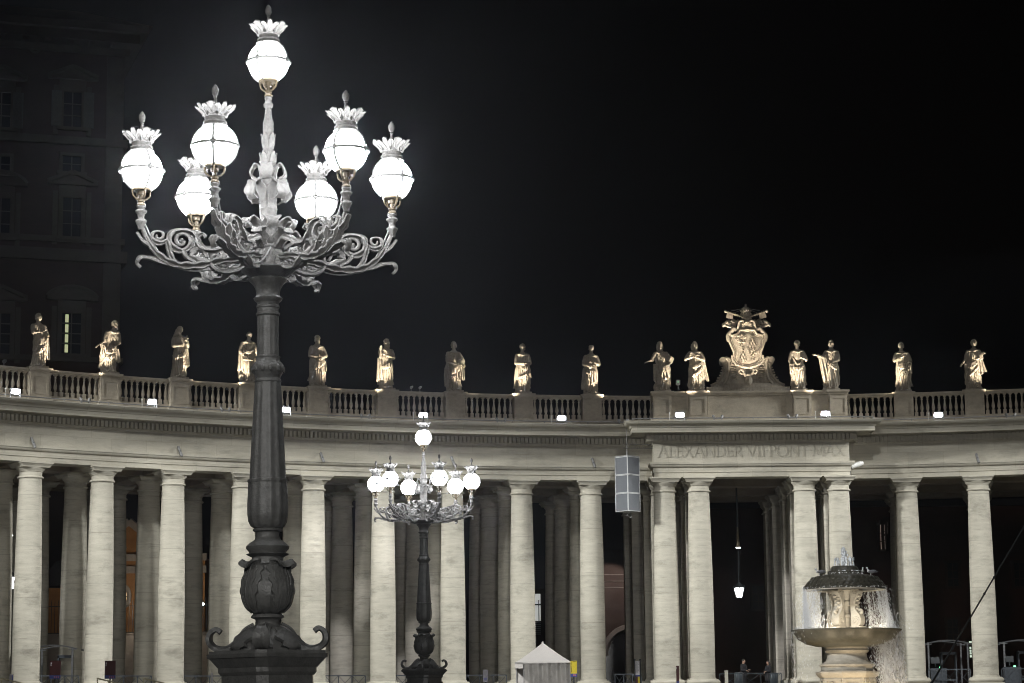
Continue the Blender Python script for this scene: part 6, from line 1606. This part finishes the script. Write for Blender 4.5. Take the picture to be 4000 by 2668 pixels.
# ---------------------------------------------------------------- long thin pole slanting across the right
pa, pb = at_y(3640, 2668, 124), at_y(4060, 1955, 119)
pd = (pb - pa); PO = tag(empty('boom_pole', pa - pd * .12), 'long thin dark boom pole slanting across the right side before the columns', 'pole')
m = MB(); L_ = pd * 1.12; m.tube([(0, 0, 0), L_], [.06, .03], 8); m.build('tube', DARKMETAL, PO)
m = MB()
for k in (.28, .42, .55, .63): m.ball(L_ * k, (.075, .075, .075), 8, 6)
m.build('joint', DARKMETAL, PO)
m = MB(); m.tube([L_ * .05 + Vector((0, 0, 0)), L_ * .01 + Vector((0, 0, -1.4))], .05, 8); m.box((0, 0, -1.3 - .3), (.8, .8, .1)); m.build('stand', DARKMETAL, PO)
# standing bollards seen in the portal
for px, pw, py, lab in ((2837, 12, 2623, 'pale square bollard in front of the portal passage'),):
    a_ = at_y(px, py, 136); g = FLOOR_Z - .5
    e = tag(empty('bollard', (a_.x, 136, g)), lab, 'bollard'); h = a_.z - g
    m = MB(); m.box((0, 0, h / 2), (.2, .2, h), top=(.92, .92)); m.build('shaft', TRAV, e, smooth=0); m = MB(); m.box((0, 0, h + .03), (.22, .22, .06)); m.build('cap', TRAV, e, smooth=0)
BINM = plain('bin_steel', (.05, .06, .07), .35, .5)
for px, py, lab in ((2885, 2632, 'round grey litter bin by the left standing person'), (3023, 2633, 'round grey litter bin by the right standing person')):
    a_ = at_y(px, py, 137.5); g = FLOOR_Z
    e = tag(empty('litter_bin', (a_.x, 137.5, g)), lab, 'bin'); h = a_.z - g
    m = MB(); m.lathe([(.24, 0), (.26, .03), (.27, h - .06), (.25, h)], 20); m.build('body', BINM, e, smooth=40); m = MB(); m.lathe([(.27, h - .02), (.29, h), (.29, h + .05), (.2, h + .08), (.18, h + .04)], 20); m.build('lid', BINM, e, smooth=40)
# ---------------------------------------------------------------- two people in dark clothes in the portal passage
SKIN = plain('skin', (.36, .22, .16), .6, var=.1, bump=0); COAT = plain('dark_coat', (.012, .012, .015), .9, var=.2); TROU = plain('dark_trousers', (.010, .010, .013), .9); HAIRM = plain('dark_hair', (.02, .014, .01), .7); SHOE = plain('black_shoes', (.008, .008, .008), .5)
def person(px, py, Y, lab, rz, long_hair, pose, hgt):
    p = at_y(px, py, Y); root = tag(empty('person', (p.x, Y, FLOOR_Z), rz), lab, 'person'); k = hgt / 1.75
    b = MB()
    b.tube([(0, 0, .92), (0, .0, 1.05), (0, .01, 1.22), (0, .015, 1.36), (0, .02, 1.44)], [.15, .14, .155, .16, .09], 14, sq=1.0)
    b.tube([(0, .02, 1.40), (0, .0, 1.56)], [.06, .055], 10); H = TR(0, -.015, 1.63)
    b.ball((0, 0, 0), (.075, .095, .115), 14, 10, H); b.ball((0, -.03, -.06), (.055, .06, .055), 10, 8, H); b.prism([(-.014, -.03), (.014, -.03), (.006, .02), (-.006, .02)], -.118, -.06, H)
    for sx in (-1, 1): b.ball((sx * .078, .01, -.01), (.012, .022, .03), 6, 5, H); b.ball((sx * .03, -.085, .008), (.012, .01, .008), 6, 5, H)
    b.ball((0, -.09, -.055), (.024, .012, .008), 8, 5, H)
    for sx in (-1, 1):
        b.tube([(sx * .085, 0, .95), (sx * .09, -.01, .5), (sx * .09, .02, .09)], [.085, .06, .042], 10); b.ball((sx * .09, -.05, .045), (.045, .12, .045), 8, 6)
        e, w = pose[0 if sx < 0 else 1]; s0 = Vector((sx * .18, .01, 1.38)); e = Vector(e); w = Vector(w)
        b.tube([s0, (s0 + e) / 2, e], [.06, .052, .045], 8); b.tube([e, (e + w) / 2, w], [.045, .04, .03], 8); make_hand(b, w, w - e, .52, .45, -sx)
    me = remesh(b, .012, 1); me.materials.append(SKIN); link('body', me, root)
    c = MB()
    hem = .55 if long_hair else .78
    c.lathe([(.245, hem), (.235, .9), (.20, 1.06), (.215, 1.25), (.225, 1.36), (.17, 1.44), (.10, 1.49), (.09, 1.47)], 20, Matrix.Diagonal((1, .8, 1, 1)), rf=lambda a, j, z: 1 + .03 * math.sin(5 * a + z * 6))
    for sx in (-1, 1):
        e, w = pose[0 if sx < 0 else 1]; s0 = Vector((sx * .185, .01, 1.37)); e = Vector(e); w = Vector(w)
        c.ball(s0, .085, 10, 8); c.tube([s0, (s0 + e) / 2, e], [.085, .078, .07], 10); c.ball(e, .07, 8, 6); c.tube([e, e + (w - e) * .93], [.07, .058], 10)
    me = remesh(c, .014, 1); me.materials.append(COAT); link('coat', me, root)
    t = MB()
    for sx in (-1, 1): t.tube([(sx * .085, 0, .96), (sx * .09, -.01, .5), (sx * .09, .02, .07)], [.105, .08, .07], 10)
    t.build('trousers', TROU, root, smooth=50)
    for sx in (-1, 1): t = MB(); t.ball((sx * .09, -.05, .045), (.055, .14, .05), 10, 6); t.build('shoe', SHOE, root, smooth=50)
    h = MB(); h.ball((0, .02, .03), (.085, .10, .105), 12, 8, H)
    if long_hair:
        h.tube([(0, .05, 1.66), (0, .10, 1.52), (.0, .12, 1.34)], [.09, .095, .06], 10)
        for sx in (-1, 1): h.tube([(sx * .07, .02, 1.66), (sx * .085, .03, 1.54), (sx * .09, .03, 1.40)], [.04, .045, .025], 8)
    h.build('hair', HAIRM, root, smooth=60); root.scale = (k, k, k)
person(2905, 2620, 138.5, 'tall person in dark coat with short hair, facing right in the portal passage', R_(55), False, (((-.26, -.02, 1.12), (-.12, -.24, 1.08)), ((.27, -.04, 1.12), (.12, -.28, 1.14))), 1.86)
person(3001, 2620, 138.5, 'person with long dark hair and dark coat, standing by the right portal pier', R_(-60), True, (((-.25, -.03, 1.12), (-.06, -.22, 1.05)), ((.25, -.03, 1.12), (.08, -.22, 1.10))), 1.74)
# ---------------------------------------------------------------- thin haze added to stand for lens glow round the lamps
HAZE = True
if HAZE:
    m = MB(); m.box((0, 95, 48), (660, 470, 104))
    hm = bpy.data.materials.new('glow_haze'); hm.use_nodes = True; nt = hm.node_tree; nt.nodes.clear()
    pv = nt.nodes.new('ShaderNodeVolumePrincipled'); ou = nt.nodes.new('ShaderNodeOutputMaterial')
    pv.inputs['Color'].default_value = (.86, .90, 1, 1); pv.inputs['Density'].default_value = .00032; pv.inputs['Anisotropy'].default_value = .88
    nt.links.new(pv.outputs[0], ou.inputs['Volume'])
    o = m.build('haze', hm, None, smooth=0); tag(o, kind='stuff', label='thin haze added for the glow round the lamps', cat='haze')
